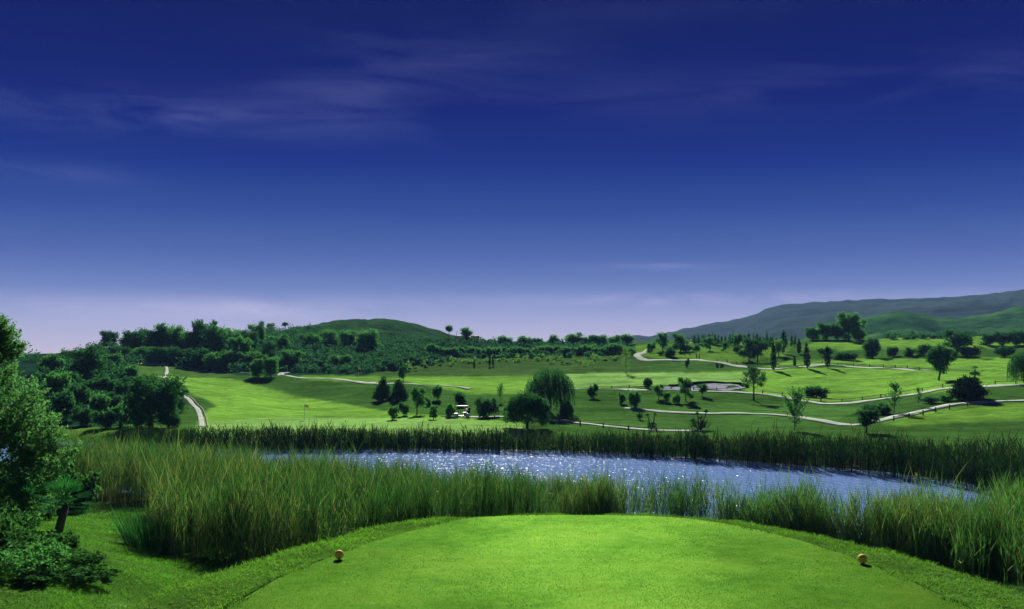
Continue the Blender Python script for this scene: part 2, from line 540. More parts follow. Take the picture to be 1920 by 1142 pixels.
# column px : (near list of (Y, z)), near shore Y, far shore Y, beyond list of (Y, photo row)
NEAR_L = [(5, -4.0), (28, -4.5), (40, -5.5), (56, -5.95)]
NEAR_LL = [(5, -3.6), (24, -3.3), (32, -3.5), (38, -4.0), (46, -5.0), (58, -5.95)]
NEAR_LM = [(5, -3.9), (24, -3.75), (32, -4.0), (40, -4.95), (56, -5.95)]
NEAR_LN = [(5, -4.0), (26, -4.15), (34, -4.6), (40, -5.25), (56, -5.95)]
NEAR_M = [(5, -4.4), (30, -4.9), (40, -5.75)]
NEAR_R = [(5, -4.5), (30, -4.9), (37, -5.5)]
COLS = {
    -400: (NEAR_LL, 88, 100, [(112, 815), (130, 800), (150, 770), (200, 715), (260, 690), (330, 672)]),
    0: (NEAR_LL, 82, 104, [(112, 815), (130, 800), (150, 770), (200, 715), (260, 690), (330, 669)]),
    120: (NEAR_LL, 76, 105, [(115, 808), (125, 800), (150, 770), (200, 720), (280, 680), (340, 665)]),
    230: (NEAR_LM, 70, sh(837), [(108, 808), (130, 795), (150, 768), (190, 728), (240, 697), (290, 683), (310, 674), (340, 656), (400, 642)]),
    300: (NEAR_LN, 66, sh(840), [(107, 806), (120, 797), (150, 768), (195, 732), (245, 703), (300, 688), (325, 680), (350, 668), (400, 645), (440, 638)]),
    370: (NEAR_L, 62, sh(843), [(106, 806), (118, 798), (150, 767), (200, 737), (250, 713), (300, 695), (330, 687), (345, 681), (380, 658), (430, 638), (480, 632)]),
    450: (NEAR_M, 58, sh(845), [(106, 806), (125, 793), (150, 776), (190, 750), (240, 725), (255, 712), (275, 704), (300, 697), (320, 690), (370, 658), (430, 634), (470, 626)]),
    530: (NEAR_M, 56, sh(845), [(106, 806), (125, 796), (160, 776), (200, 755), (230, 738), (247, 716), (260, 708), (285, 704), (300, 700), (350, 667), (420, 637), (480, 622), (500, 619)]),
    600: (NEAR_M, 54, sh(845), [(106, 806), (125, 796), (160, 777), (190, 762), (212, 750), (240, 714), (255, 709), (280, 705), (310, 702), (360, 667), (430, 632), (480, 616)]),
    700: (NEAR_M, 53, sh(844), [(106, 806), (125, 796), (150, 783), (175, 769), (192, 759), (225, 724), (240, 717), (270, 705), (300, 691), (340, 662), (380, 646), (410, 637)]),
    800: (NEAR_M, 52, sh(844), [(106, 806), (125, 793), (150, 774), (175, 756), (200, 740), (225, 724), (260, 711), (290, 700), (320, 685), (345, 673), (380, 656), (400, 643), (430, 637)]),
    900: (NEAR_M, 52, sh(845), [(108, 803), (130, 792), (150, 779), (170, 765), (192, 746), (207, 739), (240, 724), (280, 706), (310, 691), (340, 679), (370, 666), (400, 649), (440, 638)]),
    1000: (NEAR_M, 52, sh(847), [(108, 806), (125, 793), (150, 768), (180, 744), (195, 735), (220, 722), (270, 706), (310, 691), (350, 674), (400, 661), (440, 647), (480, 642)]),
    1100: (NEAR_M, 52, sh(851), [(105, 812), (118, 800), (140, 780), (165, 755), (185, 739), (200, 729), (230, 718), (270, 703), (310, 688), (350, 673), (390, 661), (440, 647), (470, 643)]),
    1200: (NEAR_M, 52, sh(856), [(103, 818), (112, 809), (118, 804), (135, 786), (150, 770), (175, 746), (195, 731), (220, 720), (260, 706), (300, 690), (330, 674), (350, 666), (380, 655), (420, 646), (460, 643)]),
    1300: (NEAR_M, 51, sh(862), [(100, 822), (110, 813), (125, 800), (145, 775), (170, 753), (195, 733), (210, 725), (240, 712), (280, 696), (315, 678), (340, 666), (380, 650), (410, 640), (450, 637)]),
    1400: (NEAR_R, 44, sh(870), [(96, 828), (108, 817), (125, 803), (145, 780), (170, 757), (190, 740), (210, 727), (240, 713), (270, 701), (300, 688), (340, 668), (380, 650), (410, 640), (450, 637)]),
    1500: (NEAR_R, 41, sh(877), [(92, 836), (105, 821), (125, 804), (140, 788), (160, 769), (180, 752), (205, 735), (230, 716), (255, 701), (280, 689), (310, 672), (350, 653), (380, 640), (410, 636)]),
    1600: (NEAR_R, 39, sh(885), [(88, 845), (100, 829), (118, 809), (130, 796), (150, 778), (172, 757), (200, 738), (225, 720), (255, 702), (278, 690), (310, 674), (340, 661), (370, 648), (400, 638)]),
    1700: (NEAR_R, 39, sh(897), [(84, 855), (98, 831), (115, 808), (128, 790), (140, 777), (158, 760), (172, 749), (200, 728), (235, 708), (265, 694), (300, 673), (330, 661), (370, 646), (410, 634)]),
    1800: (NEAR_R, 43, sh(912), [(80, 868), (95, 837), (110, 817), (128, 792), (140, 770), (152, 755), (170, 734), (200, 716), (235, 700), (265, 685), (300, 671), (330, 661), (370, 646), (410, 632)]),
    1900: (NEAR_R, 55, 62, [(76, 880), (92, 840), (110, 816), (128, 790), (150, 753), (160, 742), (178, 722), (210, 708), (240, 696), (270, 684), (300, 672), (340, 656), (380, 641), (420, 628)]),
    2300: (NEAR_R, 60, 61, [(72, 880), (92, 840), (110, 816), (128, 790), (150, 753), (160, 742), (178, 722), (210, 708), (240, 696), (270, 684), (300, 672), (340, 656), (380, 641), (420, 626)]),
}
YG = np.exp(np.linspace(math.log(4), math.log(3200), 700))
XG = np.arange(-400, 2301, 20)
cx = sorted(COLS)
prof = []
for c in cx:
    near, yn, yf, far = COLS[c]
    pts = [(0.5, near[0][1])] + [p for p in near if p[0] < yn - 3]
    if yf - yn > 4:
        d = min(1.6, (yf - yn) * 0.08)
        pts += [(yn, WZ + 0.02), (yn + 4, WZ - d), (yf - 2, WZ - d), (yf + 0.3, WZ + 0.05)]
    else:
        pts += [(yn, WZ + 0.35)]
    for (Y, y) in far:
        Yc = 104 + (Y - 104) * KD if Y > 104 else Y
        if Yc > yf + 1.5:
            pts.append((Yc, zz(Yc, y)))
    Yl, zl = pts[-1]
    pts += [(Yl + 25, zl + 0.3), (Yl + 90, zl - 6), (Yl + 260, -6), (3200, -10)]
    P = np.array(pts)
    prof.append(np.interp(YG, P[:, 0], P[:, 1]))
prof = np.array(prof)
ZR = np.array([np.interp(XG, cx, prof[:, j]) for j in range(len(YG))])     # rows = Y, cols = px


def gblur(a, s, axis):
    kk = np.arange(-int(3 * s), int(3 * s) + 1)
    w = np.exp(-kk ** 2 / (2 * s * s))
    w /= w.sum()
    pad = [(0, 0), (0, 0)]
    pad[axis] = (len(kk) // 2, len(kk) // 2)
    b = np.pad(a, pad, mode='edge')
    return np.apply_along_axis(lambda v: np.convolve(v, w, 'valid'), axis, b)


ZR = gblur(ZR, 1.6, 1)
ZR = gblur(ZR, 2.2, 0)

# tee outline on z = 0 (world X, Y)
TEE = np.array([(-3.05, -9), (-3.02, 4), (-2.94, 10.4), (-2.72, 11.9), (-2.32, 13.2), (-1.95, 14.2), (-1.5, 15.1), (-1.1, 15.8), (-0.69, 16.3), (-0.2, 16.52), (0.5, 16.6), (1.4, 16.6), (2.2, 16.52),
                (2.8, 16.25), (3.25, 15.8), (3.7, 15.1), (4.08, 14.2), (4.36, 13.2), (4.56, 12), (4.69, 10.4), (4.75, 4), (4.75, -9)])


def seg_dist(px, py, poly, closed=True):
    """distance to polyline and inside flag"""
    d = np.full(px.shape, 1e9)
    ins = np.zeros(px.shape, bool)
    n = len(poly)
    for i in range(n if closed else n - 1):
        a, b = poly[i], poly[(i + 1) % n]
        ab = b - a
        t = np.clip(((px - a[0]) * ab[0] + (py - a[1]) * ab[1]) / (ab @ ab + 1e-12), 0, 1)
        d = np.minimum(d, np.hypot(px - a[0] - t * ab[0], py - a[1] - t * ab[1]))
        if closed:
            cnd = (a[1] > py) != (b[1] > py)
            with np.errstate(divide='ignore', invalid='ignore'):
                xi = (b[0] - a[0]) * (py - a[1]) / (b[1] - a[1] + 1e-12) + a[0]
            ins ^= cnd & (px < xi)
    return d, ins


def ground(X, Y, detail=True):
    X, Y = np.atleast_1d(np.asarray(X, float)), np.atleast_1d(np.asarray(Y, float))
    r = np.hypot(X, Y)
    a = np.abs(np.arctan2(X, Y))
    dep = np.where(a > 0.6, r * math.cos(0.6), np.maximum(Y, 1e-3))
    dep = np.clip(dep, YG[0], YG[-1])
    u = 960 + F * np.clip(np.where(Y > 0.1, X / np.maximum(Y, 0.1), np.sign(X) * 9), -0.7, 0.69)
    fy = np.interp(dep, YG, np.arange(len(YG)))
    fx = np.clip((u - XG[0]) / 20.0, 0, len(XG) - 1.001)
    iy, ix = np.minimum(fy.astype(int), len(YG) - 2), fx.astype(int)
    ty, tx = fy - iy, fx - ix
    z = (ZR[iy, ix] * (1 - tx) + ZR[iy, ix + 1] * tx) * (1 - ty) + (ZR[iy + 1, ix] * (1 - tx) + ZR[iy + 1, ix + 1] * tx) * ty
    if detail:
        amp = np.clip((dep - 100) / 60, 0, 1) * 0.36
        z = z + amp * fbm(X / 9, Y / 9, 3, 5) + np.clip((r - 9) / 10, 0, 1) * (z > WZ + 0.3) * 0.05 * fbm(X / 1.7, Y / 1.7, 3, 8)
    m = r < 60
    if m.any():
        d, ins = seg_dist(X[m], Y[m], TEE)
        lip = -0.055 - 0.10 * d - 0.10 * np.maximum(d - 0.9, 0) ** 1.3 - 0.42 * np.maximum(d - 1.5, 0)
        lip = np.where(ins, -0.06 - 0.0 * d, lip) + np.where(ins, 0, 0.03 * fbm(X[m] / 0.6, Y[m] / 0.6, 2, 3) * np.clip(d * 2, 0, 1))
        z[m] = 0.5 * (z[m] + lip + np.sqrt((z[m] - lip) ** 2 + .25)) - .012
    return z


def pix(X, Y, Z):
    return 960 + F * X / Y, HOR - F * (Z - CZ) / Y


YS = np.exp(np.linspace(math.log(20), math.log(420), 2400))


def hit(x, y, y0=60):
    """the ground point seen at a photo position: where the ray first meets the terrain beyond y0"""
    u = (x - 960) / F
    z = ground(u * YS, YS, False)
    yy = HOR - F * (z - CZ) / YS
    ok = np.where((YS > y0) & (yy <= y) & (z > WZ - 0.1))[0]
    i = ok[0] if len(ok) else len(YS) - 400
    X, Y = u * YS[i], YS[i]
    return X, Y, float(ground(X, Y)[0])


def inpoly(px, py, poly):
    ins = np.zeros(px.shape, bool)
    n = len(poly)
    for i in range(n):
        a, b = poly[i], poly[(i + 1) % n]
        cnd = (a[1] > py) != (b[1] > py)
        xi = (b[0] - a[0]) * (py - a[1]) / (b[1] - a[1] + 1e-12) + a[0]
        ins ^= cnd & (px < xi)
    return ins


# mesh: fan of bearings, dense where the photo looks
azf = np.concatenate([np.arange(-180, -33, 4.9), np.arange(-32, 32.01, 0.105), np.arange(33, 180.1, 4.9)])
azf = np.unique(np.round(azf, 3))
rr = np.concatenate([np.exp(np.linspace(math.log(1.2), math.log(9), 24))[:-1], np.exp(np.linspace(math.log(9), math.log(330), 400))[:-1], np.exp(np.linspace(math.log(330), math.log(3000), 44))])
A, RR = np.meshgrid(np.radians(azf), rr)
# rows run at constant depth inside the view so they follow the profiles
rad_ = RR / np.maximum(np.cos(A), math.cos(0.56))
GX, GY = rad_ * np.sin(A), rad_ * np.cos(A)
GZ = ground(GX.ravel(), GY.ravel()).reshape(GX.shape)
nr, nc = GX.shape
ii = (np.arange(nr - 1)[:, None] * nc + np.arange(nc - 1)[None, :]).ravel()
gq = np.stack([ii, ii + 1, ii + nc + 1, ii + nc], 1)
GXf, GYf, GZf = GX.ravel(), GY.ravel(), GZ.ravel()
with np.errstate(divide='ignore', invalid='ignore'):
    PXv = np.where(GYf > 1, 960 + F * GXf / GYf, -9999)
    PYv = np.where(GYf > 1, HOR - F * (GZf - CZ) / GYf, 9999)

ROUGH = np.array((0.044, 0.115, 0.022))
FAIR = np.array((0.145, 0.325, 0.042))
GREEN = np.array((0.18, 0.36, 0.085))
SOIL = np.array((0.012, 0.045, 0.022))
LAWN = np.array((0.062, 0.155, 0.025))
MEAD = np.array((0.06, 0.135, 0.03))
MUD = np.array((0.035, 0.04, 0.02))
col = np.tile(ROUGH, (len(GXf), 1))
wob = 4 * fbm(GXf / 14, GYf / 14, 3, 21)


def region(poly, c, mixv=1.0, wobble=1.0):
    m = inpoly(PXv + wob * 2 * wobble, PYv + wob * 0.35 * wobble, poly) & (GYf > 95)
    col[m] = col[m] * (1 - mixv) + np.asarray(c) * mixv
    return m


# woods and scrub floor
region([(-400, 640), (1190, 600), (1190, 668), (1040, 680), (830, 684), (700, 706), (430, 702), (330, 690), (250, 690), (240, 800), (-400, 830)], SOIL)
region([(230, 683), (320, 680), (420, 694), (440, 704), (330, 715), (230, 700)], MEAD)
region([(700, 690), (840, 672), (1000, 672), (1200, 645), (1210, 700), (1000, 708), (760, 708), (690, 704)], MEAD * 0.8)
region([(860, 660), (1180, 655), (1180, 672), (1000, 690), (860, 690)], MEAD * 0.75)
# mown grass
region([(300, 705), (345, 708), (430, 709), (475, 719), (560, 744), (640, 756), (705, 768), (780, 776), (900, 785), (985, 793), (985, 830), (350, 830), (400, 760), (352, 733)], FAIR)
region([(480, 786), (640, 782), (860, 786), (985, 796), (985, 830), (350, 830), (380, 793)], GREEN)
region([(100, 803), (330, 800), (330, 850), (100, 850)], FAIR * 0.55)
region([(545, 703), (690, 705), (760, 708), (700, 719), (580, 712)], FAIR * 0.8)
region([(745, 712), (850, 733), (900, 740), (985, 738), (1060, 728), (1140, 726), (1250, 722), (1390, 722), (1400, 735), (1450, 742), (1560, 755), (1640, 747), (1780, 735), (1990, 713), (1990, 700),
        (1700, 693), (1590, 689), (1500, 691), (1420, 694), (1300, 698), (1200, 701), (1130, 704), (1000, 706), (900, 707), (760, 706)], FAIR)
region([(1040, 700), (1250, 698), (1420, 698), (1400, 722), (1250, 722), (1060, 726)], GREEN)
region([(1420, 688), (1500, 684), (1590, 683), (1700, 688), (1990, 700), (1990, 669), (1830, 672), (1620, 673), (1480, 676)], FAIR * 1.0)
region([(1480, 655), (1550, 640), (1700, 634), (1990, 618), (1990, 652), (1700, 655), (1600, 657)], FAIR * 0.9)
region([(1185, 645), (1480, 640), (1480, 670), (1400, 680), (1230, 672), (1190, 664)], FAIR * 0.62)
region([(1080, 776), (1200, 770), (1560, 778), (1640, 800), (1060, 800)], ROUGH * 1.25)
region([(1650, 793), (1760, 768), (1990, 752), (1990, 783), (1700, 800)], FAIR * 0.8)
region([(1380, 755), (1620, 765), (1560, 790), (1200, 768)], ROUGH * 1.45)
# left lawn under the tee and the banks
near = (GYf < 90) & (GYf > 0)
lm = near & (GXf < 2)
col[lm] = LAWN
patch_n = fbm(GXf / 3.1, GYf / 3.1, 4, 31)
col[lm] = col[lm] * np.clip(0.85 + 0.35 * patch_n[lm], 0.4, 1.4)[:, None]
rb = near & (GZf < -5.85) & ~((PXv < 330) & (GYf < 58) & (GYf > 35))
col[rb] = MUD
d_t, in_t = np.full(len(GXf), 99.0), np.zeros(len(GXf), bool)
mm = np.hypot(GXf, GYf) < 60
d_t[mm], in_t[mm] = seg_dist(GXf[mm], GYf[mm], TEE)
fr = mm & (d_t < 2.6)
col[fr] = LAWN * 0.95
col[mm & (d_t < 0.16)] = np.array((0.02, 0.055, 0.012))
beh = GYf <= 0
col[beh] = LAWN
far_g = np.hypot(GXf, GYf) > 330
col[far_g] = np.array((0.03, 0.08, 0.025))
# soften the colour borders a little
cg = col.reshape(nr, nc, 3)
sm = (cg + np.roll(cg, 1, 0) + np.roll(cg, -1, 0) + np.roll(cg, 1, 1) + np.roll(cg, -1, 1)) / 5
sm[:2], sm[-2:] = cg[:2], cg[-2:]
col = sm.reshape(-1, 3)
# a centre fan closes the hole under the camera
gv = np.stack([GXf, GYf, GZf], 1)
gv = np.concatenate([gv, [[0, 0, -0.06]]])
col = np.concatenate([col, [LAWN]])
ct = np.stack([np.full(nc - 1, len(gv) - 1), np.arange(1, nc), np.arange(nc - 1)], 1)
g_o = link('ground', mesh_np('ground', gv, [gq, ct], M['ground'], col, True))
tag(g_o, 'rolling golf course ground of mown fairways and darker rough', 'ground', kind='structure')

# tee platform: a low slab with its own turf
mb = MB()
tp = TEE
nT = len(tp)
v = [(x, y, 0.0) for x, y in tp] + [(x, y, -0.10) for x, y in tp] + [(0.9, 3, 0.0)]
q = [(i, nT + i, nT + (i + 1) % nT, (i + 1) % nT) for i in range(nT)]
t_ = [(i, (i + 1) % nT, 2 * nT) for i in range(nT)]
mb.add(v, q, t_)
tag(link('tee_lawn', mb.mesh('tee_lawn', M['tee'])), 'closely mown bright green tee with a rounded far end', 'tee', kind='structure')

# pond
wx, wy = np.meshgrid(np.linspace(-75, 48, 40), np.linspace(43, 112, 40))
wv = np.stack([wx.ravel(), wy.ravel(), np.full(wx.size, WZ)], 1)
wi = (np.arange(39)[:, None] * 40 + np.arange(39)[None, :]).ravel()
tag(link('pond_water', mesh_np('pond_water', wv, [np.stack([wi, wi + 1, wi + 41, wi + 40], 1)], M['water'])), 'blue pond with small sparkling ripples below the tee', 'pond', kind='structure')


# ------------------------------------------------------------------ far hills


def far_hill(name, ridge, Yr, Yfoot, Yback, foot_z, mat, label, rough, seed, power=1.0, ncol=240, nrow=40):
    xs = np.linspace(ridge[0][0], ridge[-1][0], ncol)
    ry = np.interp(xs, [p[0] for p in ridge], [p[1] for p in ridge])
    ry = np.convolve(np.pad(ry, 4, mode='edge'), np.ones(9) / 9, 'valid')
    t = np.concatenate([np.linspace(0, 1, nrow), np.linspace(1, 2, 14)[1:]])
    V = []
    for ti in t:
        Y = Yfoot + (Yr - Yfoot) * ti if ti <= 1 else Yr + (Yback - Yr) * (ti - 1)
        zr = CZ - (ry - HOR) / F * Yr
        X = (xs - 960) / F * (Yr * 0.75 + Y * 0.25)
        X = (xs - 960) / F * Y if ti <= 1 else (xs - 960) / F * Y
        w = (ti ** power) if ti <= 1 else (1 - (ti - 1)) ** 0.8
        z = foot_z + (zr - foot_z) * w
        env = math.sin(min(ti, 1) * math.pi) ** 0.7 if ti < 1 else 0.25
        z = z + rough * (env * fbm(X / (rough * 14), np.full_like(X, Y / (rough * 14)), 5, seed) + 0.12 * fbm(X / (rough * 1.2), np.full_like(X, Y / (rough * 1.2)), 3, seed + 7))
        V.append(np.stack([X, np.full_like(X, Y), z], 1))
    V = np.concatenate(V)
    n2c = len(t)
    i = (np.arange(n2c - 1)[:, None] * ncol + np.arange(ncol - 1)[None, :]).ravel()
    o = link(name, mesh_np(name, V, [np.stack([i, i + 1, i + ncol + 1, i + ncol], 1)], mat, None, True))
    tag(o, label, 'hill', kind='structure')


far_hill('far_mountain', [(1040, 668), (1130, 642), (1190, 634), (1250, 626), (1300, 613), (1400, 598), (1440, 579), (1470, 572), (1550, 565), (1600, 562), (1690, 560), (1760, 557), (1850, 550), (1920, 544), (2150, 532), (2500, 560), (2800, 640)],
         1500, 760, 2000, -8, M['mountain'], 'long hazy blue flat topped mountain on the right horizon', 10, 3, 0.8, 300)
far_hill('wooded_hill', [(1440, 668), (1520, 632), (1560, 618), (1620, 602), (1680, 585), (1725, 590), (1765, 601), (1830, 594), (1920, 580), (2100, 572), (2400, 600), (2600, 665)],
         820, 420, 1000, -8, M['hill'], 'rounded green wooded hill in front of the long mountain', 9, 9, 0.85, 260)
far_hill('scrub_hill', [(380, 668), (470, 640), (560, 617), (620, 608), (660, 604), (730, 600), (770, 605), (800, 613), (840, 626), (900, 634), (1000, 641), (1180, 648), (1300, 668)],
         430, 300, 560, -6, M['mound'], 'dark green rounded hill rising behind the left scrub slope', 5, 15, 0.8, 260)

# ------------------------------------------------------------------ cart paths, fences, bunker


def smooth_line(pts, step=1.5):
    P = np.array(pts, float)
    outp = []
    for i in range(len(P) - 1):
        p0, p1, p2, p3 = P[max(i - 1, 0)], P[i], P[i + 1], P[min(i + 2, len(P) - 1)]
        n = max(2, int(np.linalg.norm(p2 - p1) / step))
        for t in np.arange(n) / n:
            outp.append(0.5 * ((2 * p1) + (-p0 + p2) * t + (2 * p0 - 5 * p1 + 4 * p2 - p3) * t * t + (-p0 + 3 * p1 - 3 * p2 + p3) * t ** 3))
    outp.append(P[-1])
    return np.array(outp)


PATHS = []


def cart_path(pxs, width, label, kerb_side=0):
    L = smooth_line([hit(x, y, 100)[:2] for x, y in pxs])
    T = np.gradient(L, axis=0)
    T /= np.linalg.norm(T, axis=1)[:, None]
    Nn = np.stack([-T[:, 1], T[:, 0]], 1)
    V = []
    wv_ = 1 + .16 * fbm(L[:, 0] / 2.2, L[:, 1] / 2.2, 3, 55)[:, None]
    offs = (-width / 2 - 0.02, -width / 2, -width / 4, 0, width / 4, width / 2, width / 2 + 0.02)
    zc = ground(L[:, 0], L[:, 1])
    for o_ in offs:
        p = L + Nn * o_ * wv_ * .72
        z = ground(p[:, 0], p[:, 1]) + (0.07 if abs(o_) <= width / 2 else -0.25)
        V.append(np.stack([p[:, 0], p[:, 1], z], 1))
    n, m = len(L), len(offs)
    V = np.stack(V, 1).reshape(-1, 3)
    i = (np.arange(n - 1)[:, None] * m + np.arange(m - 1)[None, :]).ravel()
    o = link('cart_path', mesh_np('cart_path', V, [np.stack([i, i + 1, i + m + 1, i + m], 1)], M['path']))
    tag(o, label, 'path', kind='structure')
    PATHS.append((L, Nn, width))
    return L, Nn


p_up = cart_path([(1000, 733), (1060, 728), (1130, 727), (1200, 731), (1300, 733), (1400, 740), (1480, 748), (1560, 754), (1620, 752), (1690, 744), (1760, 735), (1830, 726), (1920, 720), (2000, 718)], 2.2, 'long pale cart path along the lower edge of the big fairway')
p_far = cart_path([(1320, 642), (1270, 646), (1230, 653), (1203, 662), (1194, 669), (1210, 675), (1250, 677), (1300, 676), (1350, 682), (1390, 688), (1440, 692), (1500, 690), (1560, 687), (1620, 687), (1680, 692), (1740, 695)], 2.4, 'pale cart path looping round the far rise')
p_mid = cart_path([(1170, 766), (1210, 769), (1260, 774), (1340, 778), (1420, 779), (1480, 783), (1540, 791), (1600, 796), (1650, 788), (1700, 778), (1750, 766), (1800, 758), (1860, 753), (1930, 750), (2000, 748)], 1.9, 'pale cart path winding across the lower right rough')
p_low = cart_path([(830, 781), (880, 781), (950, 783), (1000, 787), (1050, 791), (1110, 797), (1170, 803), (1230, 807), (1320, 808)], 1.7, 'pale cart path just above the far reed bank')
p_left = cart_path([(378, 800), (377, 790), (374, 775), (366, 762), (353, 752), (342, 740), (325, 725), (312, 715), (308, 706), (313, 697), (310, 687), (300, 685)], 0.85, 'narrow pale path climbing past the big dark tree on the left')
p_ridge = cart_path([(880, 732), (820, 727), (740, 722), (690, 718), (620, 712), (560, 709), (530, 706), (527, 702), (538, 699)], 1.9, 'pale path crossing the top of the left grass bank')
cart_path([(240, 681), (290, 684), (330, 686), (400, 696), (440, 699), (470, 702)], 1.4, 'thin path at the foot of the left wood')

# the vertical left path gets its kerb line on the right
L, Nn = p_left
kv = MB()
for s in range(0, len(L) - 1):
    pass


def ribbon_box(name, L, mat, w, h, label, cat):
    z = ground(L[:, 0], L[:, 1])
    T = np.gradient(L, axis=0)
    T /= np.linalg.norm(T, axis=1)[:, None]
    Nn = np.stack([-T[:, 1], T[:, 0]], 1)
    V = []
    for o_, dz in ((-w / 2, -0.2), (-w / 2, h), (w / 2, h), (w / 2, -0.2)):
        p = L + Nn * o_
        V.append(np.stack([p[:, 0], p[:, 1], z + dz], 1))
    V = np.stack(V, 1).reshape(-1, 3)
    i = (np.arange(len(L) - 1)[:, None] * 4 + np.arange(3)[None, :]).ravel()
    o = link(name, mesh_np(name, V, [np.stack([i, i + 1, i + 5, i + 4], 1)], mat))
    return tag(o, label, cat, kind='structure')


half = L[: len(L) // 2]
ribbon_box('path_kerb', half - Nn[: len(half)] * 0.62, M['kerb'], 0.12, 0.12, 'pale kerb running beside the narrow left path', 'kerb')

post_me = MB()
post_me.box((0, 0, 0.3), (0.12, 0.12, 0.7))
post_me.box((0, 0, 0.67), (0.12, 0.12, 0.04), 0, 0.6)
POST = post_me.mesh('post', M['wood'])


def fence(line, Nn, off, a, b, label, spacing=3.2, h=0.5):
    spacing *= .8
    h *= .85
    """low timber post-and-rail along a path; a, b = photo columns where it starts and ends"""
    P = line + Nn * off
    u = 960 + F * P[:, 0] / P[:, 1]
    P = P[(u >= a) & (u <= b)]
    d = np.concatenate([[0], np.cumsum(np.linalg.norm(np.diff(P, axis=0), axis=1))])
    n = max(2, int(d[-1] / spacing))
    s = np.linspace(0, d[-1], n)
    Q = np.stack([np.interp(s, d, P[:, 0]), np.interp(s, d, P[:, 1])], 1)
    z = ground(Q[:, 0], Q[:, 1])
    root = bpy.data.objects.new('rail_fence', None)
    C.objects.link(root)
    root.location = (Q[0, 0], Q[0, 1], z[0])
    tag(root, label, 'fence', 'low timber fences beside the cart paths')
    for i in range(n):
        link('post', POST, root, (Q[i, 0] - Q[0, 0], Q[i, 1] - Q[0, 1], z[i] - z[0]), (random.uniform(-.04, .04), random.uniform(-.04, .04), random.uniform(0, 1)), (1, 1, h / 0.5 * random.uniform(.92, 1.08)))
    rb_ = MB()
    for i in range(n - 1):
        p0 = np.array((Q[i, 0] - Q[0, 0], Q[i, 1] - Q[0, 1], z[i] - z[0] + h * 0.95))
        p1 = np.array((Q[i + 1, 0] - Q[0, 0], Q[i + 1, 1] - Q[0, 1], z[i + 1] - z[0] + h * 0.95))
        dv = (p1 - p0) * 0.02
        rb_.tube([p0 + dv, p1 - dv], [0.04, 0.04], 5)
    link('rail', rb_.mesh('rail', M['wood']), root)


fence(*p_up, 2.0, 1090, 1395, 'low timber fence above the long path left of the tall pine', 3.6)
fence(*p_up, 2.0, 1425, 1775, 'low timber fence above the long path between pine and spiky bush', 3.2)
fence(*p_up, 2.0, 1850, 1990, 'low timber fence above the long path near the right willow', 3.2)
fence(*p_mid, -1.8, 1660, 1870, 'low timber fence in front of the lower right path', 3.0, 0.55)
fence(*p_low, -1.7, 1000, 1240, 'low timber fence edging the path above the far reeds', 3.0)
fence(*p_far, 2.2, 1335, 1400, 'low timber fence on the bend of the far looping path', 2.6)
fence(*p_far, 2.2, 1455, 1735, 'low timber fence above the far path right of the cypresses', 3.6)

# bunker: a shallow sand bowl with a turf lip
bpts = np.array([hit(x, y, 100)[:2] for x, y in [(1215, 732), (1250, 727), (1300, 723), (1345, 721), (1385, 724), (1402, 728), (1380, 731), (1330, 731), (1270, 732)]])
bl = smooth_line(np.concatenate([bpts, bpts[:1]]), 1.0)
cen = bl.mean(0)
V, nB = [], len(bl)
for s_, dz in ((1.0, 0.10), (0.9, 0.06), (0.6, 0.05), (0.3, 0.04)):
    p = cen + (bl - cen) * s_
    V.append(np.stack([p[:, 0], p[:, 1], ground(p[:, 0], p[:, 1]) + dz + (0.05 * fbm(p[:, 0], p[:, 1], 2, 4) if s_ < 1 else 0)], 1))
V = np.concatenate(V + [np.array([[*cen, float(ground(*cen)[0]) + 0.06]])])
bi = np.concatenate([[(r * nB + i, r * nB + (i + 1) % nB, (r + 1) * nB + (i + 1) % nB, (r + 1) * nB + i) for i in range(nB)] for r in range(3)])
bt = [(3 * nB + i, 3 * nB + (i + 1) % nB, 4 * nB) for i in range(nB)]
tag(link('sand_bunker', mesh_np('sand_bunker', V, [bi, bt], M['sand'], None, True)), 'long pale sand bunker at the foot of the big fairway', 'bunker', kind='structure')
up = bl[bl[:, 1] > cen[1] + 0.3]
up = up[np.argsort(up[:, 0])]
ribbon_box('bunker_lip', up, M['ground'], 0.5, 0.4, 'dark turf lip along the back of the bunker', 'bank')

# ------------------------------------------------------------------ foliage builders


def leaves(cen, size, aspect=0.45, up=0.0, rng=R, dirs=None):
    """one folded leaf (four corners, two triangles' worth of quad) per centre"""
    n = len(cen)
    a = rng.normal(size=(n, 3)) if dirs is None else dirs + 0.35 * rng.normal(size=(n, 3))
    a[:, 2] += up
    a /= np.linalg.norm(a, axis=1)[:, None] + 1e-9
    b = np.cross(a, rng.normal(size=(n, 3)))
    b /= np.linalg.norm(b, axis=1)[:, None] + 1e-9
    s = (size * rng.uniform(0.65, 1.35, n))[:, None] * 0.5
    v = np.stack([cen - a * s, cen + b * s * aspect - a * s * 0.1, cen + a * s, cen - b * s * aspect - a * s * 0.1], 1).reshape(-1, 3)
    return v, np.arange(4 * n).reshape(-1, 4)


def sphere_dirs(n, rng=R):
    d = rng.normal(size=(n, 3))
    return d / np.linalg.norm(d, axis=1)[:, None]


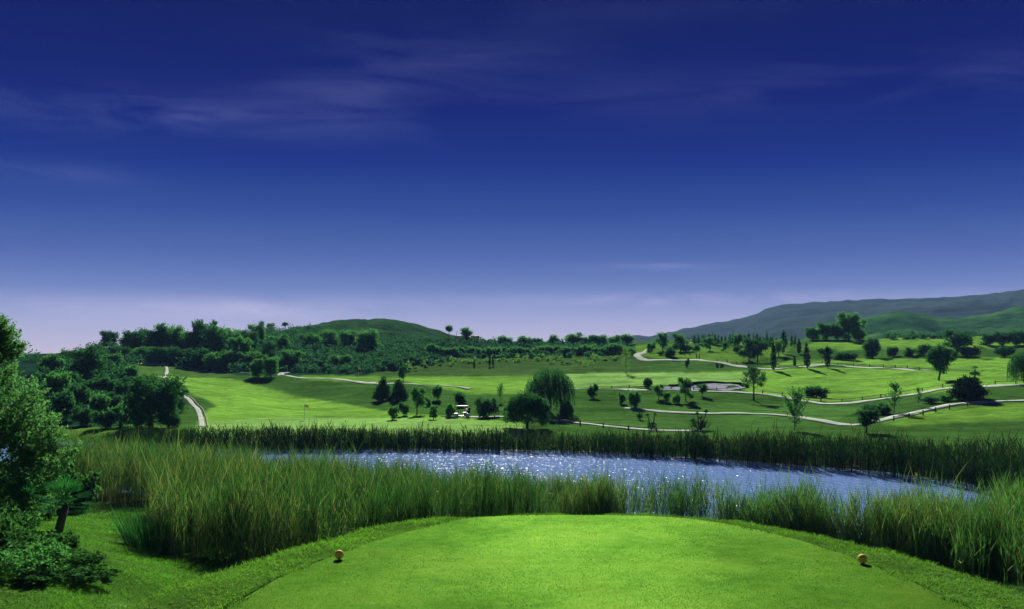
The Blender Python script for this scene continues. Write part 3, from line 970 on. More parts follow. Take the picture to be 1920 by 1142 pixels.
def crown_pts(lobes, nclump, per, sig, rng, inner=0.25, zmin=0.05):
    w = np.array([l[3] * l[4] + l[4] * l[5] + l[3] * l[5] for l in lobes])
    k_ = rng.choice(len(lobes), nclump, p=w / w.sum())
    L = np.array(lobes)[k_]
    d = sphere_dirs(nclump, rng)
    r = np.where(rng.random(nclump) < inner, rng.uniform(0.2, 0.75, nclump), rng.uniform(0.78, 1.03, nclump))
    c = L[:, :3] + d * r[:, None] * L[:, 3:6]
    c = c[c[:, 2] > zmin]
    cnt = rng.integers(int(per * 0.5), int(per * 1.5) + 1, len(c))
    cc = np.repeat(c, cnt, 0)
    s_ = np.repeat(rng.uniform(0.7, 1.35, len(c)), cnt)[:, None] * sig
    p = cc + rng.normal(size=cc.shape) * s_ * np.array((1, 1, 0.75))
    return p[p[:, 2] > 0.02]


def foliage_mesh(name, lobes, nclump, per, sig, leaf, mat, rng, inner=0.25, aspect=0.5):
    p = crown_pts(lobes, nclump, per, sig, rng, inner)
    v, q = leaves(p, leaf, aspect, 0, rng)
    return mesh_np(name, v, [q], mat)


def trunk_mesh(name, h, r0, limbs, rng, lean=0.0, stems=1, spread=0.0):
    mb = MB()
    for s in range(stems):
        a = rng.uniform(0, 6.28)
        bx, by = (spread * math.cos(a), spread * math.sin(a)) if stems > 1 else (0, 0)
        lx, ly = lean + 0.5 * bx, 0.5 * by
        P = [(bx + lx * t + 0.06 * h * 0.3 * math.sin(3 * t + s), by + ly * t, h * t - 0.15 * (t == 0)) for t in np.linspace(0, 1, 6)]
        mb.tube(P, [r0 * (1 - 0.55 * t) * (1.25 if t == 0 else 1) for t in np.linspace(0, 1, 6)], 7)
        for (z0, tx, ty, tz, rr_) in limbs:
            i = min(4, int(z0 / h * 5))
            f = z0 / h * 5 - i
            p0 = np.array(P[i]) * (1 - f) + np.array(P[i + 1]) * f
            p2 = np.array((tx, ty, tz))
            p1 = (p0 + p2) / 2 + np.array((0, 0, 0.08 * h)) * rng.uniform(-1, 1)
            mb.tube([p0, p1, p2], [rr_, rr_ * 0.7, rr_ * 0.25], 5)
    return mb.mesh(name, M['bark'], True)


def limbs_for(lobes, z0, z1, r, rng, n=None):
    o = []
    for l in (lobes if n is None else lobes[:n]):
        o.append((rng.uniform(z0, z1), l[0] * 0.8, l[1] * 0.8, l[2] * 0.95, r))
    return o


KIND = {}      # kind -> list of (parts [(name, mesh)], height, width)


def reg(kind, parts, h, w):
    KIND.setdefault(kind, []).append((parts, h, w))


for vi in range(6):                      # round shrub, foliage to the ground
    g = np.random.default_rng(100 + vi)
    lob = [(g.normal() * .2, 0, 0.85, .95, .95, 0.8)] + [(g.uniform(.6, 1.3) * math.cos(a), g.uniform(.6, 1.3) * math.sin(a), g.uniform(0.4, 1.65), g.uniform(.35, .75), g.uniform(.35, .75), g.uniform(.3, .6)) for a in g.uniform(0, 6.28, 9)]
    for mk, nm in (('leaf_dark', 'bush_dark'), ('leaf_mid', 'bush_mid')):
        reg(nm, [('stems', trunk_mesh('stems', 0.9, 0.07, limbs_for(lob, 0.2, 0.7, 0.05, g, 4), g, 0, 3, 0.25)), ('foliage', foliage_mesh('foliage', lob, 190, 15, 0.17, 0.27, M[mk], g))], 2.1, 3.2)
for vi in range(6):                      # small standard tree, crown clear of the ground
    g = np.random.default_rng(140 + vi)
    lob = [(g.normal() * .2, g.normal() * .2, 2.4, .95, .95, 1.4)] + [(g.uniform(.5, 1.5) * math.cos(a), g.uniform(.5, 1.5) * math.sin(a), g.uniform(.9, 4.1), g.uniform(.35, .85), g.uniform(.35, .85), g.uniform(.3, .8)) for a in g.uniform(0, 6.28, 10)]
    for mk, nm in (('leaf_dark', 'tree_dark'), ('leaf_mid', 'tree_mid'), ('leaf_light', 'tree_light')):
        reg(nm, [('trunk', trunk_mesh('trunk', 2.6, 0.14, limbs_for(lob, .8, 2.3, 0.06, g), g, 0.1)), ('crown', foliage_mesh('crown', lob, 240, 14, 0.19, 0.29, M[mk], g))], 4.5, 3.5)
for vi in range(5):                      # big many-lobed woodland tree, crown nearly to the ground
    g = np.random.default_rng(180 + vi)
    lob = [(0, 0, 2.7, 1.9, 1.9, 2.4)] + [(g.uniform(1.0, 2.1) * math.cos(a), g.uniform(1.0, 2.1) * math.sin(a), g.uniform(.6, 5.3), g.uniform(.6, 1.3), g.uniform(.6, 1.3), g.uniform(.5, 1.1)) for a in np.linspace(0, 12.4, 14)]
    for mk, nm in (('leaf_dark', 'wood_dark'), ('leaf_mid', 'wood_mid')):
        reg(nm, [('trunk', trunk_mesh('trunk', 3.6, 0.24, limbs_for(lob, 1.0, 3.4, 0.1, g, 8), g, 0.2)), ('crown', foliage_mesh('crown', lob, 430, 17, 0.27, 0.36, M[mk], g, 0.2))], 6.0, 6.2)
for vi in range(2):                      # pointed, dense small conifer-like tree
    g = np.random.default_rng(220 + vi)
    lob = [(0, 0, 0.6 + i * 0.42, 1.55 * (1 - i / 9.5) ** 0.8, 1.55 * (1 - i / 9.5) ** 0.8, 0.5) for i in range(9)]
    reg('tree_cone', [('trunk', trunk_mesh('trunk', 2.5, 0.13, [], g)), ('crown', foliage_mesh('crown', lob, 480, 14, 0.15, 0.26, M['leaf_dark'], g))], 4.5, 3.3)
    lob = [(0, 0, 0.9 + i * 0.55, 1.0 * (1 - i / 9) ** 0.9, 1.0 * (1 - i / 9) ** 0.9, 0.5) for i in range(9)]
    reg('conifer', [('trunk', trunk_mesh('trunk', 3.5, 0.12, [], g)), ('crown', foliage_mesh('crown', lob, 130, 10, 0.17, 0.32, M['leaf_dark'], g))], 5.9, 2.2)
for vi in range(2):                      # Italian cypress, a closed spindle
    g = np.random.default_rng(240 + vi)
    zs = np.linspace(0.75, 5.6, 15)
    lob = [(g.normal() * .03, g.normal() * .03, z, max(.06, 0.64 * math.sin(math.pi * min(1, (z / 5.9)) ** 0.72) ** 0.7), max(.06, 0.64 * math.sin(math.pi * min(1, (z / 5.9)) ** 0.72) ** 0.7), 0.42) for z in zs]
    reg('cypress', [('trunk', trunk_mesh('trunk', 2.5, 0.09, [], g)), ('crown', foliage_mesh('crown', lob, 330, 12, 0.07, 0.22, M['leaf_cypress'], g, 0.3, 0.4))], 6.0, 1.45)
# pine: bare trunk, tiered cloud-like crown
g = np.random.default_rng(260)
lob = [(0, 0, 5.0, 0.9, 0.9, 0.5), (0.3, 0, 4.4, 1.1, 1.0, 0.45), (-1.0, .3, 4.1, .8, .8, .38), (1.4, -.2, 3.9, .9, .8, .4), (-1.7, -.3, 3.2, .8, .7, .34), (1.7, .3, 3.1, .9, .8, .36), (0, 1.2, 3.7, .9, .8, .4), (0, -1.2, 3.6, .9, .8, .4),
       (-.8, -.8, 2.9, .8, .7, .32), (.8, .9, 2.8, .8, .7, .3), (-1.3, .2, 2.5, .7, .6, .28), (1.3, -.5, 2.4, .7, .6, .26)]
reg('pine', [('trunk', trunk_mesh('trunk', 4.8, 0.17, [(min(4.6, max(1.6, l[2] - .5)), l[0] * .8, l[1] * .8, l[2] - .1, .06) for l in lob], g, 0.12)), ('crown', foliage_mesh('crown', lob, 420, 15, 0.13, 0.22, M['leaf_dark'], g, .25, .3))], 5.5, 4.8)
# vase-shaped tree
for nm, mk in (('tree_vase', 'leaf_dark'),):
    g = np.random.default_rng(270)
    lob = [(0, 0, 3.2, 1.6, 1.6, 1.1), (-1.3, 0, 3.5, 1.0, 1.0, .9), (1.5, 0, 3.9, 1.1, 1.1, .9), (.3, .8, 4.5, 1.2, 1.0, .8), (-.6, -.8, 2.4, 1.0, 1.0, .9), (.5, .2, 1.7, .7, .7, .7), (-.9, .2, 4.3, .8, .8, .6)]
    reg(nm, [('trunk', trunk_mesh('trunk', 2.4, 0.17, limbs_for(lob, .9, 2.2, .08, g), g, .1)), ('crown', foliage_mesh('crown', lob, 380, 16, 0.2, 0.28, M[mk], g, .25))], 5.3, 5.2)
# broad dome tree, wide flat crown on a short forked trunk
g = np.random.default_rng(280)
lob = [(0, 0, 2.0, 2.7, 2.2, 1.45), (-1.95, 0, 1.4, 1.1, 1.3, .95), (1.95, 0, 1.4, 1.1, 1.3, .95), (0, 0, 2.7, 1.9, 1.8, .95), (-1.1, .5, 2.4, 1.3, 1.3, 1.0), (1.2, -.4, 2.35, 1.3, 1.3, 1.0)]
reg('tree_dome', [('trunk', trunk_mesh('trunk', 1.5, 0.2, [(.5, -1.4, 0, 1.5, .09), (.5, 1.3, .2, 1.5, .09), (.9, 0, -.8, 2.0, .09), (.3, -2.0, .1, .9, .05)], g)), ('crown', foliage_mesh('crown', lob, 800, 17, 0.15, 0.22, M['leaf_dark'], g, .25))], 3.7, 6.0)


def willow_mesh(g, mat, Rw=2.9, H=5.4, ns=430, zlow=0.4):
    P, D = [], []
    for i in range(ns):
        a = g.uniform(0, 6.28)
        r = Rw * math.sqrt(g.uniform(0.02, 1))
        top = H * (1 - 0.32 * (r / Rw) ** 2) * g.uniform(.80, 1.04) * (1 + .10 * math.sin(3 * a + 1) * r / Rw)
        low_ = g.uniform(zlow, zlow + 2.4) if r > 0.4 * Rw else g.uniform(1.8, 3.6)
        m_ = int((top - low_) / 0.13)
        t = np.linspace(0, 1, max(m_, 3))
        x = r * math.cos(a) * (1 + .12 * np.sqrt(t)) + g.normal(size=len(t)) * .05
        y = r * math.sin(a) * (1 + .12 * np.sqrt(t)) + g.normal(size=len(t)) * .05
        P.append(np.stack([x, y, top + (low_ - top) * t], 1))
        D.append(np.tile((math.cos(a) * .15, math.sin(a) * .15, -1.0), (len(t), 1)))
    P, D = np.concatenate(P), np.concatenate(D)
    extra = crown_pts([(0, 0, H * .78, Rw * .85, Rw * .85, H * .2)], 110, 14, .2, g, .3)
    v1, q1 = leaves(P, 0.30, .32, 0, g, D)
    v2, q2 = leaves(extra, .24, .35, 0, g)
    return mesh_np('crown', np.concatenate([v1, v2]), [np.concatenate([q1, q2 + len(v1)])], mat)


g = np.random.default_rng(300)
wl = [(1.6, 1.2 * math.cos(a), 1.2 * math.sin(a), 4.4, .08) for a in np.linspace(0, 6, 7)]
reg('willow', [('trunk', trunk_mesh('trunk', 3.6, .2, wl, g)), ('crown', willow_mesh(g, M['leaf_mid']))], 5.5, 6.2)
reg('willow', [('trunk', trunk_mesh('trunk', 3.6, .2, wl, g)), ('crown', willow_mesh(g, M['leaf_dark']))], 5.5, 6.2)


def sapling(g, H, Wd, nb, mat, leafs, per, name='crown', broad=0.5):
    """slender stem with thin rising twigs and separate leaves"""
    mb = MB()
    mb.tube([(0, 0, -.1), (.05, 0, H * .5), (0, .05, H * .97)], [.045 * H / 4, .03 * H / 4, .008], 5)
    P = []
    for i in range(nb):
        z0 = H * g.uniform(.08, .86)
        a = g.uniform(0, 6.28)
        ln = Wd * .5 * (1 - abs(z0 / H - .3) * .95) * g.uniform(.6, 1.15)
        p0 = np.array((0, 0, z0))
        p2 = p0 + np.array((math.cos(a) * ln, math.sin(a) * ln, ln * g.uniform(.7, 1.5)))
        mb.tube([p0, (p0 + p2) / 2 + np.array((0, 0, -.03)), p2], [.018, .012, .005], 3, False)
        t = g.uniform(.15, 1.05, per)[:, None]
        P.append(p0 + (p2 - p0) * t + g.normal(size=(per, 3)) * .07)
    P.append(np.stack([g.normal(size=30) * .05, g.normal(size=30) * .05, g.uniform(.6 * H, H, 30)], 1))
    v, q = leaves(np.concatenate(P), leafs, broad, .1, g)
    return [('trunk', mb.mesh('trunk', M['bark'])), (name, mesh_np(name, v, [q], mat))]


reg('sapling', sapling(np.random.default_rng(310), 5.0, 3.2, 80, M['leaf_mid'], .21, 26), 5.2, 3.0)
reg('sapling', sapling(np.random.default_rng(311), 4.4, 2.6, 56, M['leaf_mid'], .2, 24), 4.6, 2.4)
reg('poplar', sapling(np.random.default_rng(312), 7.0, 2.9, 60, M['leaf_light'], .22, 18), 7.1, 2.7)


def fan_palm(g, heads, mat, fr=0.62, nf=20):
    """dwarf fan palm: short leaning trunks, each with a head of pleated fans on stalks"""
    tr, st, fv, fq, n = MB(), MB(), [], [], 0
    for (hx, hy, hz) in heads:
        tr.tube([(hx * .35, hy * .35, -.1), (hx * .7, hy * .7, hz * .55), (hx, hy, hz)], [.13, .12, .1], 8)
        for i in range(nf):
            a = i * 2.4 + g.uniform(-.2, .2)
            e = math.radians(85 - 105 * (i / nf) + g.uniform(-8, 8))
            d = np.array((math.cos(a) * math.cos(e), math.sin(a) * math.cos(e), math.sin(e)))
            p0 = np.array((hx, hy, hz))
            ln = fr * g.uniform(.7, 1.0)
            p1 = p0 + d * ln
            st.tube([p0, p1], [.014, .01], 3, False)
            side = np.cross(d, (0, 0, 1))
            side /= np.linalg.norm(side) + 1e-9
            nrm = np.cross(side, d)
            for f in np.linspace(-1.25, 1.25, 13):
                dd = d * math.cos(f) + side * math.sin(f)
                L_ = fr * (1 - .22 * abs(f)) * g.uniform(.9, 1.08)
                tip = p1 + dd * L_ - np.array((0, 0, .12 * L_)) + nrm * .05 * L_
                w = np.cross(dd, nrm) * .022
                fv += [p1, p1 + dd * L_ * .55 + w + nrm * .012, tip, p1 + dd * L_ * .55 - w + nrm * .012]
                fq.append((n, n + 1, n + 2, n + 3))
                n += 4
    return [('trunk', tr.mesh('trunk', M['bark'], True)), ('leaf_stalks', st.mesh('leaf_stalks', mat)), ('fronds', mesh_np('fronds', np.array(fv), [np.array(fq)], mat))]


reg('fan_palm', fan_palm(np.random.default_rng(320), [(0.35, 0, 1.0)], M['leaf_palm']), 2.1, 2.4)
reg('fan_palm', fan_palm(np.random.default_rng(321), [(-0.15, 0.1, 0.8)], M['leaf_palm']), 1.9, 2.4)
g = np.random.default_rng(330)
skirt = crown_pts([(0, 0, .45, .75, .75, .5)], 60, 12, .14, g)
sv, sq = leaves(skirt, .26, .35, .2, g)
KIND['palm_small'] = [(fan_palm(g, [(0, 0, 1.5)], M['leaf_palm'], .55, 18) + [('foliage', mesh_np('foliage', sv, [sq], M['leaf_dark']))], 2.6, 2.0)]


def rosette(g, heads, mat, L_=0.75, nl=46, skirt_r=0.0):
    """yucca: bare stems each ending in a ball of sword leaves, often a leafy skirt"""
    tr, V, Q, n = MB(), [], [], 0
    for (hx, hy, hz) in heads:
        tr.tube([(hx * .2, hy * .2, -.1), (hx * .55, hy * .55, hz * .5), (hx, hy, hz)], [.11, .09, .07], 6)
        for i in range(nl):
            d = sphere_dirs(1, g)[0]
            d[2] = abs(d[2]) * 1.0 - .25
            d /= np.linalg.norm(d)
            s = np.cross(d, (0.1, 0.2, 1))
            s /= np.linalg.norm(s)
            p = np.array((hx, hy, hz))
            ln = L_ * g.uniform(.7, 1.1)
            V += [p, p + d * ln * .4 + s * .05, p + d * ln - np.array((0, 0, .1 * ln)), p + d * ln * .4 - s * .05]
            Q.append((n, n + 1, n + 2, n + 3))
            n += 4
    if skirt_r:
        for i in range(130):
            a = g.uniform(0, 6.28)
            r_ = skirt_r * math.sqrt(g.uniform(0, .5))
            p = np.array((r_ * math.cos(a), r_ * math.sin(a), g.uniform(0, .8)))
            d = np.array((math.cos(a) * g.uniform(.3, 1), math.sin(a) * g.uniform(.3, 1), g.uniform(.2, 1.0)))
            d /= np.linalg.norm(d)
            s = np.cross(d, (0.1, 0.2, 1))
            s /= np.linalg.norm(s)
            ln = skirt_r * g.uniform(.4, .8)
            V += [p, p + d * ln * .4 + s * .07, p + d * ln, p + d * ln * .4 - s * .07]
            Q.append((n, n + 1, n + 2, n + 3))
            n += 4
    return [('trunk', tr.mesh('trunk', M['bark'], True)), ('sword_leaves', mesh_np('sword_leaves', np.array(V), [np.array(Q)], mat))]


reg('yucca_single', rosette(np.random.default_rng(340), [(0, 0, 1.5)], M['leaf_cypress'], .5, 40, .7), 2.0, 1.3)
reg('yucca_fork', rosette(np.random.default_rng(341), [(-.8, 0, 2.0), (.45, 0, 2.2)], M['leaf_cypress'], .55, 44, .9), 2.7, 2.4)
reg('yucca_clump', rosette(np.random.default_rng(342), [(-.5, 0, 2.2), (.85, .1, 2.5), (.1, .4, 1.5), (-1.1, .2, 1.2), (.3, -.4, 1.0)], M['leaf_cypress'], .6, 50, 1.7), 3.1, 3.6)
# spiky bush: many sword rosettes over a mound
g = np.random.default_rng(350)
hd = [(1.6 * math.sqrt(g.uniform(0, 1)) * math.cos(a), 1.2 * math.sqrt(g.uniform(0, 1)) * math.sin(a), 0) for a in g.uniform(0, 6.28, 26)]
hd = [(x, y, 2.1 * (1 - (x * x / 4.2 + y * y / 3)) * g.uniform(.75, 1.1) + .2) for x, y, _ in hd]
sp = rosette(g, hd, M['leaf_cypress'], .7, 34, 2.0)
lob = [(0, 0, .8, 1.6, 1.3, .8), (-1.2, 0, .6, .8, .8, .6), (1.2, 0, .6, .8, .8, .6)]
sp.append(('foliage', foliage_mesh('foliage', lob, 200, 14, .18, .28, M['leaf_cypress'], g)))
reg('spiky_bush', sp, 2.7, 4.4)
# small flat-topped tree and tall thin plants
g = np.random.default_rng(360)
lob = [(0, 0, 3.3, 1.4, 1.2, .55), (-.9, 0, 3.1, .8, .8, .45), (1.0, 0, 3.2, .8, .8, .45), (0, 0, 3.7, .8, .8, .4)]
reg('tree_flat', [('trunk', trunk_mesh('trunk', 2.6, .14, limbs_for(lob, 1.2, 2.4, .07, g), g, .1)), ('crown', foliage_mesh('crown', lob, 130, 13, .17, .3, M['leaf_mid'], g))], 4.1, 3.8)

TREES = []
COUNT = {}


def plant(kind, x, yb, hpx, wpx, label, name, cat, group=None, at=None, variant=None, rz=None):
    lst = KIND[kind]
    i = COUNT.get(kind, 0)
    COUNT[kind] = i + 1
    parts, H, Wd = lst[(i if variant is None else variant) % len(lst)]
    X, Y, Z = hit(x, yb, 75) if at is None else at
    root = bpy.data.objects.new(name, None)
    C.objects.link(root)
    root.location = (X, Y, Z)
    root.rotation_euler = (random.uniform(-.06, .06), random.uniform(-.06, .06), random.uniform(0, 6.28) if rz is None else rz)
    sx, sz = wpx / F * Y / Wd, hpx / F * Y / H
    root.scale = (sx, sx, sz)
    tag(root, label, cat, group)
    for nm, me in parts:
        link(nm, me, root)
    TREES.append((root, X, Y))
    return root


T = lambda kind, x, yb, h, w, label, group=None, name=None, **k_: plant(kind, x, yb, h, w, label, name or 'tree', 'tree', group, **k_)
B = lambda kind, x, yb, h, w, label, group=None, name=None, **k_: plant(kind, x, yb, h, w, label, name or 'bush', 'bush', group, **k_)

# --- middle of the course
G1 = 'trees and shrubs below the left fairway'
T('tree_cone', 718, 753, 45, 42, 'dark pointed tree, left one of a touching pair beside the grass bank', G1, 'pointed_tree')
T('tree_cone', 749, 752, 42, 40, 'dark pointed tree, right one of a touching pair beside the grass bank', G1, 'pointed_tree')
T('tree_dark', 756, 716, 28, 23, 'small dark tree standing behind the pointed pair', G1, 'broadleaf_tree')
B('bush_mid', 738, 787, 28, 22, 'green bush lowest on the bank under the pointed pair', G1)
B('bush_dark', 757, 779, 25, 22, 'dark bush half hidden behind the lowest bush under the pointed pair', G1)
T('tree_mid', 782, 776, 47, 31, 'loose green shrub tree, tallest between the pointed pair and the golf cart', G1, 'broadleaf_tree')
B('bush_mid', 802, 762, 20, 16, 'small bush right behind the loose green shrub tree', G1)
T('tree_mid', 813, 786, 27, 21, 'small bush tree on a stem in front of the slope above the pond green', G1, 'broadleaf_tree')
B('bush_mid', 820, 752, 28, 21, 'round bush beside the pale path left of the dark ball tree', G1)
B('bush_dark', 863, 763, 33, 27, 'dark ball shaped tree standing above the golf cart', G1)
B('bush_mid', 845, 781, 29, 23, 'green bush directly left of the golf cart', G1)
B('bush_dark', 909, 783, 40, 48, 'wide dark bush directly right of the golf cart', G1)
T('sapling', 938, 752, 40, 15, 'thin wispy sapling leaning behind the wide dark bush', G1, 'sapling')
T('tree_dome', 988, 802, 66, 92, 'broad dark dome shaped tree on a short trunk by the far reeds', None, 'dome_tree', rz=0)
T('willow', 1032, 776, 88, 94, 'large weeping willow behind the dark dome tree', None, 'willow_tree', variant=1)
B('bush_dark', 1062, 787, 40, 26, 'dark bush at the right foot of the large willow')
B('bush_dark', 1113, 746, 28, 21, 'lone round bush right of the large willow', 'shrubs along the long path')
GP = 'shrubs along the long path'
B('bush_mid', 1165, 756, 23, 17, 'small bush below the path, leftmost of the shrubs near the bunker', GP)
B('bush_mid', 1191, 764, 37, 28, 'full green bush left of the bunker, widest below the path', GP)
T('tree_mid', 1235, 750, 29, 21, 'small tree at the left tip of the bunker', GP, 'broadleaf_tree')
B('bush_mid', 1251, 754, 20, 14, 'small thin bush below the path under the bunker left end', GP)
T('tree_mid', 1286, 754, 43, 29, 'tallest shrub tree in front of the sand bunker', GP, 'broadleaf_tree')
B('bush_mid', 1270, 757, 21, 15, 'small bush at the left foot of the tallest bunker shrub', GP)
T('tree_mid', 1316, 747, 25, 22, 'round headed little tree in front of the bunker right half', GP, 'broadleaf_tree')
B('bush_dark', 1215, 728, 21, 19, 'dark egg shaped bush above the path on the fairway edge', GP)
T('poplar', 1174, 702, 54, 22, 'tall thin pale poplar beside the end of the hedge bank', None, 'poplar_tree')
B('bush_dark', 1289, 692, 19, 9, 'narrow dark shrub just below the far looping path', None)
B('bush_dark', 1345, 688, 11, 7, 'tiny dark shrub, left one of two below the far path bend')
B('bush_dark', 1353, 690, 9, 8, 'tiny dark shrub, right one of two below the far path bend')
plant('yucca_single', 1200, 787, 25, 13, 'small dark single headed yucca under the lower path', 'yucca', 'plant', 'yuccas above the far reeds')
plant('yucca_fork', 1222, 804, 33, 27, 'dark forked yucca with two tufted heads', 'yucca', 'plant', 'yuccas above the far reeds', rz=0)
plant('yucca_clump', 1312, 806, 42, 44, 'broad dark yucca clump with several heads', 'yucca', 'plant', 'yuccas above the far reeds', rz=0)
# --- far rise
GF = 'trees on the far rise'
T('tree_mid', 1220, 664, 25, 20, 'small round tree inside the bend of the far path', GF, 'broadleaf_tree')
T('tree_mid', 1243, 662, 37, 28, 'tree with a bare stem above the far path, left of the widest one', GF, 'broadleaf_tree')
T('tree_mid', 1276, 659, 36, 36, 'widest pale topped tree left on the far rise', GF, 'broadleaf_tree')
B('bush_dark', 1257, 671, 18, 25, 'dark bush below the bare stemmed tree on the far rise', GF)
B('bush_dark', 1240, 668, 8, 15, 'low flat bush left of the dark bush on the far rise', GF)
B('bush_mid', 1285, 661, 13, 30, 'low wide bush under the widest tree of the far rise', GF)
B('bush_mid', 1305, 658, 14, 15, 'small bush right of the low wide bush on the far rise', GF)
T('tree_mid', 1331, 658, 29, 25, 'tree in front of the left end of the conifer row', GF, 'broadleaf_tree')
T('tree_mid', 1361, 660, 21, 17, 'small tree in front of the middle of the conifer row', GF, 'broadleaf_tree')
B('bush_dark', 1382, 664, 14, 15, 'small dark bush left of the double trunked tree', GF)
T('tree_mid', 1383, 648, 24, 22, 'tree in the conifer row left of the double trunked tree', GF, 'broadleaf_tree')
T('tree_dark', 1404, 676, 44, 30, 'left half of the big double trunked tree on the far rise', GF, 'broadleaf_tree')
T('tree_dark', 1420, 677, 46, 34, 'right half of the big double trunked tree on the far rise', GF, 'broadleaf_tree')
for i, x in enumerate(np.arange(1303, 1490, 6.4)):
    T('conifer', x + random.uniform(-2, 2), 647 + random.uniform(-2, 2), random.uniform(17, 27), random.uniform(8, 11), 'small dark conifer in the dense row along the far skyline', 'conifers in the far skyline row', 'conifer_tree')
GC = 'cypresses on the right fairway'
T('cypress', 1451, 697, 57, 13, 'tall cypress at the left of the nearer three', GC, 'cypress_tree')
T('cypress', 1468, 662, 48, 11, 'tall thin cypress standing highest against the mountain', GC, 'cypress_tree')
T('cypress', 1498, 664, 29, 10, 'short cypress standing up the slope behind the others', GC, 'cypress_tree')
T('cypress', 1490, 689, 21, 7, 'tiny cypress left of the stout middle one', GC, 'cypress_tree')
T('cypress', 1514, 693, 49, 14, 'stout cypress in the middle of the nearer three', GC, 'cypress_tree')
T('cypress', 1552, 692, 46, 13, 'cypress at the right of the nearer three', GC, 'cypress_tree')
T('tree_light', 1460, 668, 29, 26, 'pale round tree behind the left cypress', GF, 'broadleaf_tree')
T('pine', 1413, 749, 67, 50, 'tall pine with a bare trunk and layered crown below the path', None, 'pine_tree', rz=0)
# --- right side
GR = 'bushes along the upper right fairway'
B('bush_dark', 1548, 668, 17, 33, 'flat topped dark bush behind the right cypress', GR)
B('bush_dark', 1585, 674, 19, 46, 'long dark bush right of the cypresses', GR)
T('wood_dark', 1636, 671, 41, 40, 'tall round dark shrub left on the upper fairway', GR, 'round_tree')
B('bush_dark', 1675, 668, 20, 26, 'small dark bush right of the tall round shrub', GR)
B('bush_dark', 1705, 669, 18, 22, 'dark bush touching the left end of the long hedge bush', GR)
B('bush_dark', 1739, 669, 21, 52, 'long hedge like bush left of the big spreading tree', GR)
T('tree_dark', 1794, 667, 45, 60, 'big spreading dark tree on the upper fairway', GR, 'spreading_tree')
B('bush_dark', 1816, 670, 21, 39, 'low dark bush right under the big spreading tree', GR)
B('bush_dark', 1883, 670, 21, 42, 'dark bush near the right edge on the upper fairway', GR)
T('tree_vase', 1760, 714, 65, 60, 'dark vase shaped tree with a single leaning trunk', None, 'vase_tree', rz=0)
plant('palm_small', 1828, 704, 20, 22, 'little dark palm with a leafy base on the fairway', 'palm', 'palm')
T('willow', 1921, 719, 62, 56, 'weeping willow cut by the right edge of the picture', None, 'willow_tree', variant=1)
B('spiky_bush', 1815, 748, 46, 76, 'large dark spiky bush between the two right paths', None, 'spiky_bush', rz=0)
B('bush_dark', 1528, 742, 25, 46, 'lone low round dark bush on the mown fairway', None)
T('sapling', 1490, 807, 85, 50, 'tall light leafed sapling in front of the lower path', 'saplings by the right paths', 'sapling', variant=0)
T('sapling', 1676, 775, 62, 38, 'pale sapling with a full crown beside the long path', 'saplings by the right paths', 'sapling', variant=1)
T('sapling', 1722, 763, 40, 17, 'smallest thin sapling right of the pale full sapling', 'saplings by the right paths', 'sapling', variant=1)
B('bush_dark', 1632, 778, 20, 34, 'low dark shrub behind the bush by the lower path', None)
B('bush_dark', 1656, 777, 22, 34, 'low dark shrub at the foot of the pale full sapling', None)
B('bush_dark', 1745, 757, 12, 34, 'low straggly shrub below the long path left of the spiky bush', None)
B('bush_mid', 1772, 752, 12, 30, 'low straggly shrub touching the spiky bush on its left', None)
T('tree_dark', 1624, 812, 50, 46, 'dark leafy bush tree by the bend of the lower path', None, 'broadleaf_tree')
# trees on the right ridge
GS = 'big trees on the skyline behind the cypresses'
for x, yb, h, w, lb in ((1524, 638, 26, 36, 'lowest left tree of the skyline clump behind the cypresses'), (1549, 638, 34, 40, 'second tree from the left in the skyline clump'),
                        (1592, 639, 52, 50, 'tallest tree of the skyline clump behind the cypresses'), (1570, 638, 38, 36, 'middle tree of the skyline clump, left of the tallest'), (1610, 638, 40, 36, 'rightmost tree of the skyline clump')):
    T('wood_mid', x, yb, h, w, lb, GS, 'broadleaf_tree')
T('conifer', 1820, 613, 26, 12, 'single dark conifer poking above the right ridge scrub', None, 'conifer_tree')
for x, yb, h, w, wh in ((1855, 629, 22, 34, 'leftmost'), (1880, 627, 26, 40, 'second from the left'), (1906, 624, 30, 42, 'third from the left'), (1935, 622, 34, 44, 'rightmost')):
    T('wood_dark', x, yb, h, w, 'dark rounded tree in the right ridge scrub, %s of four' % wh, 'dark trees on the right ridge', 'broadleaf_tree')

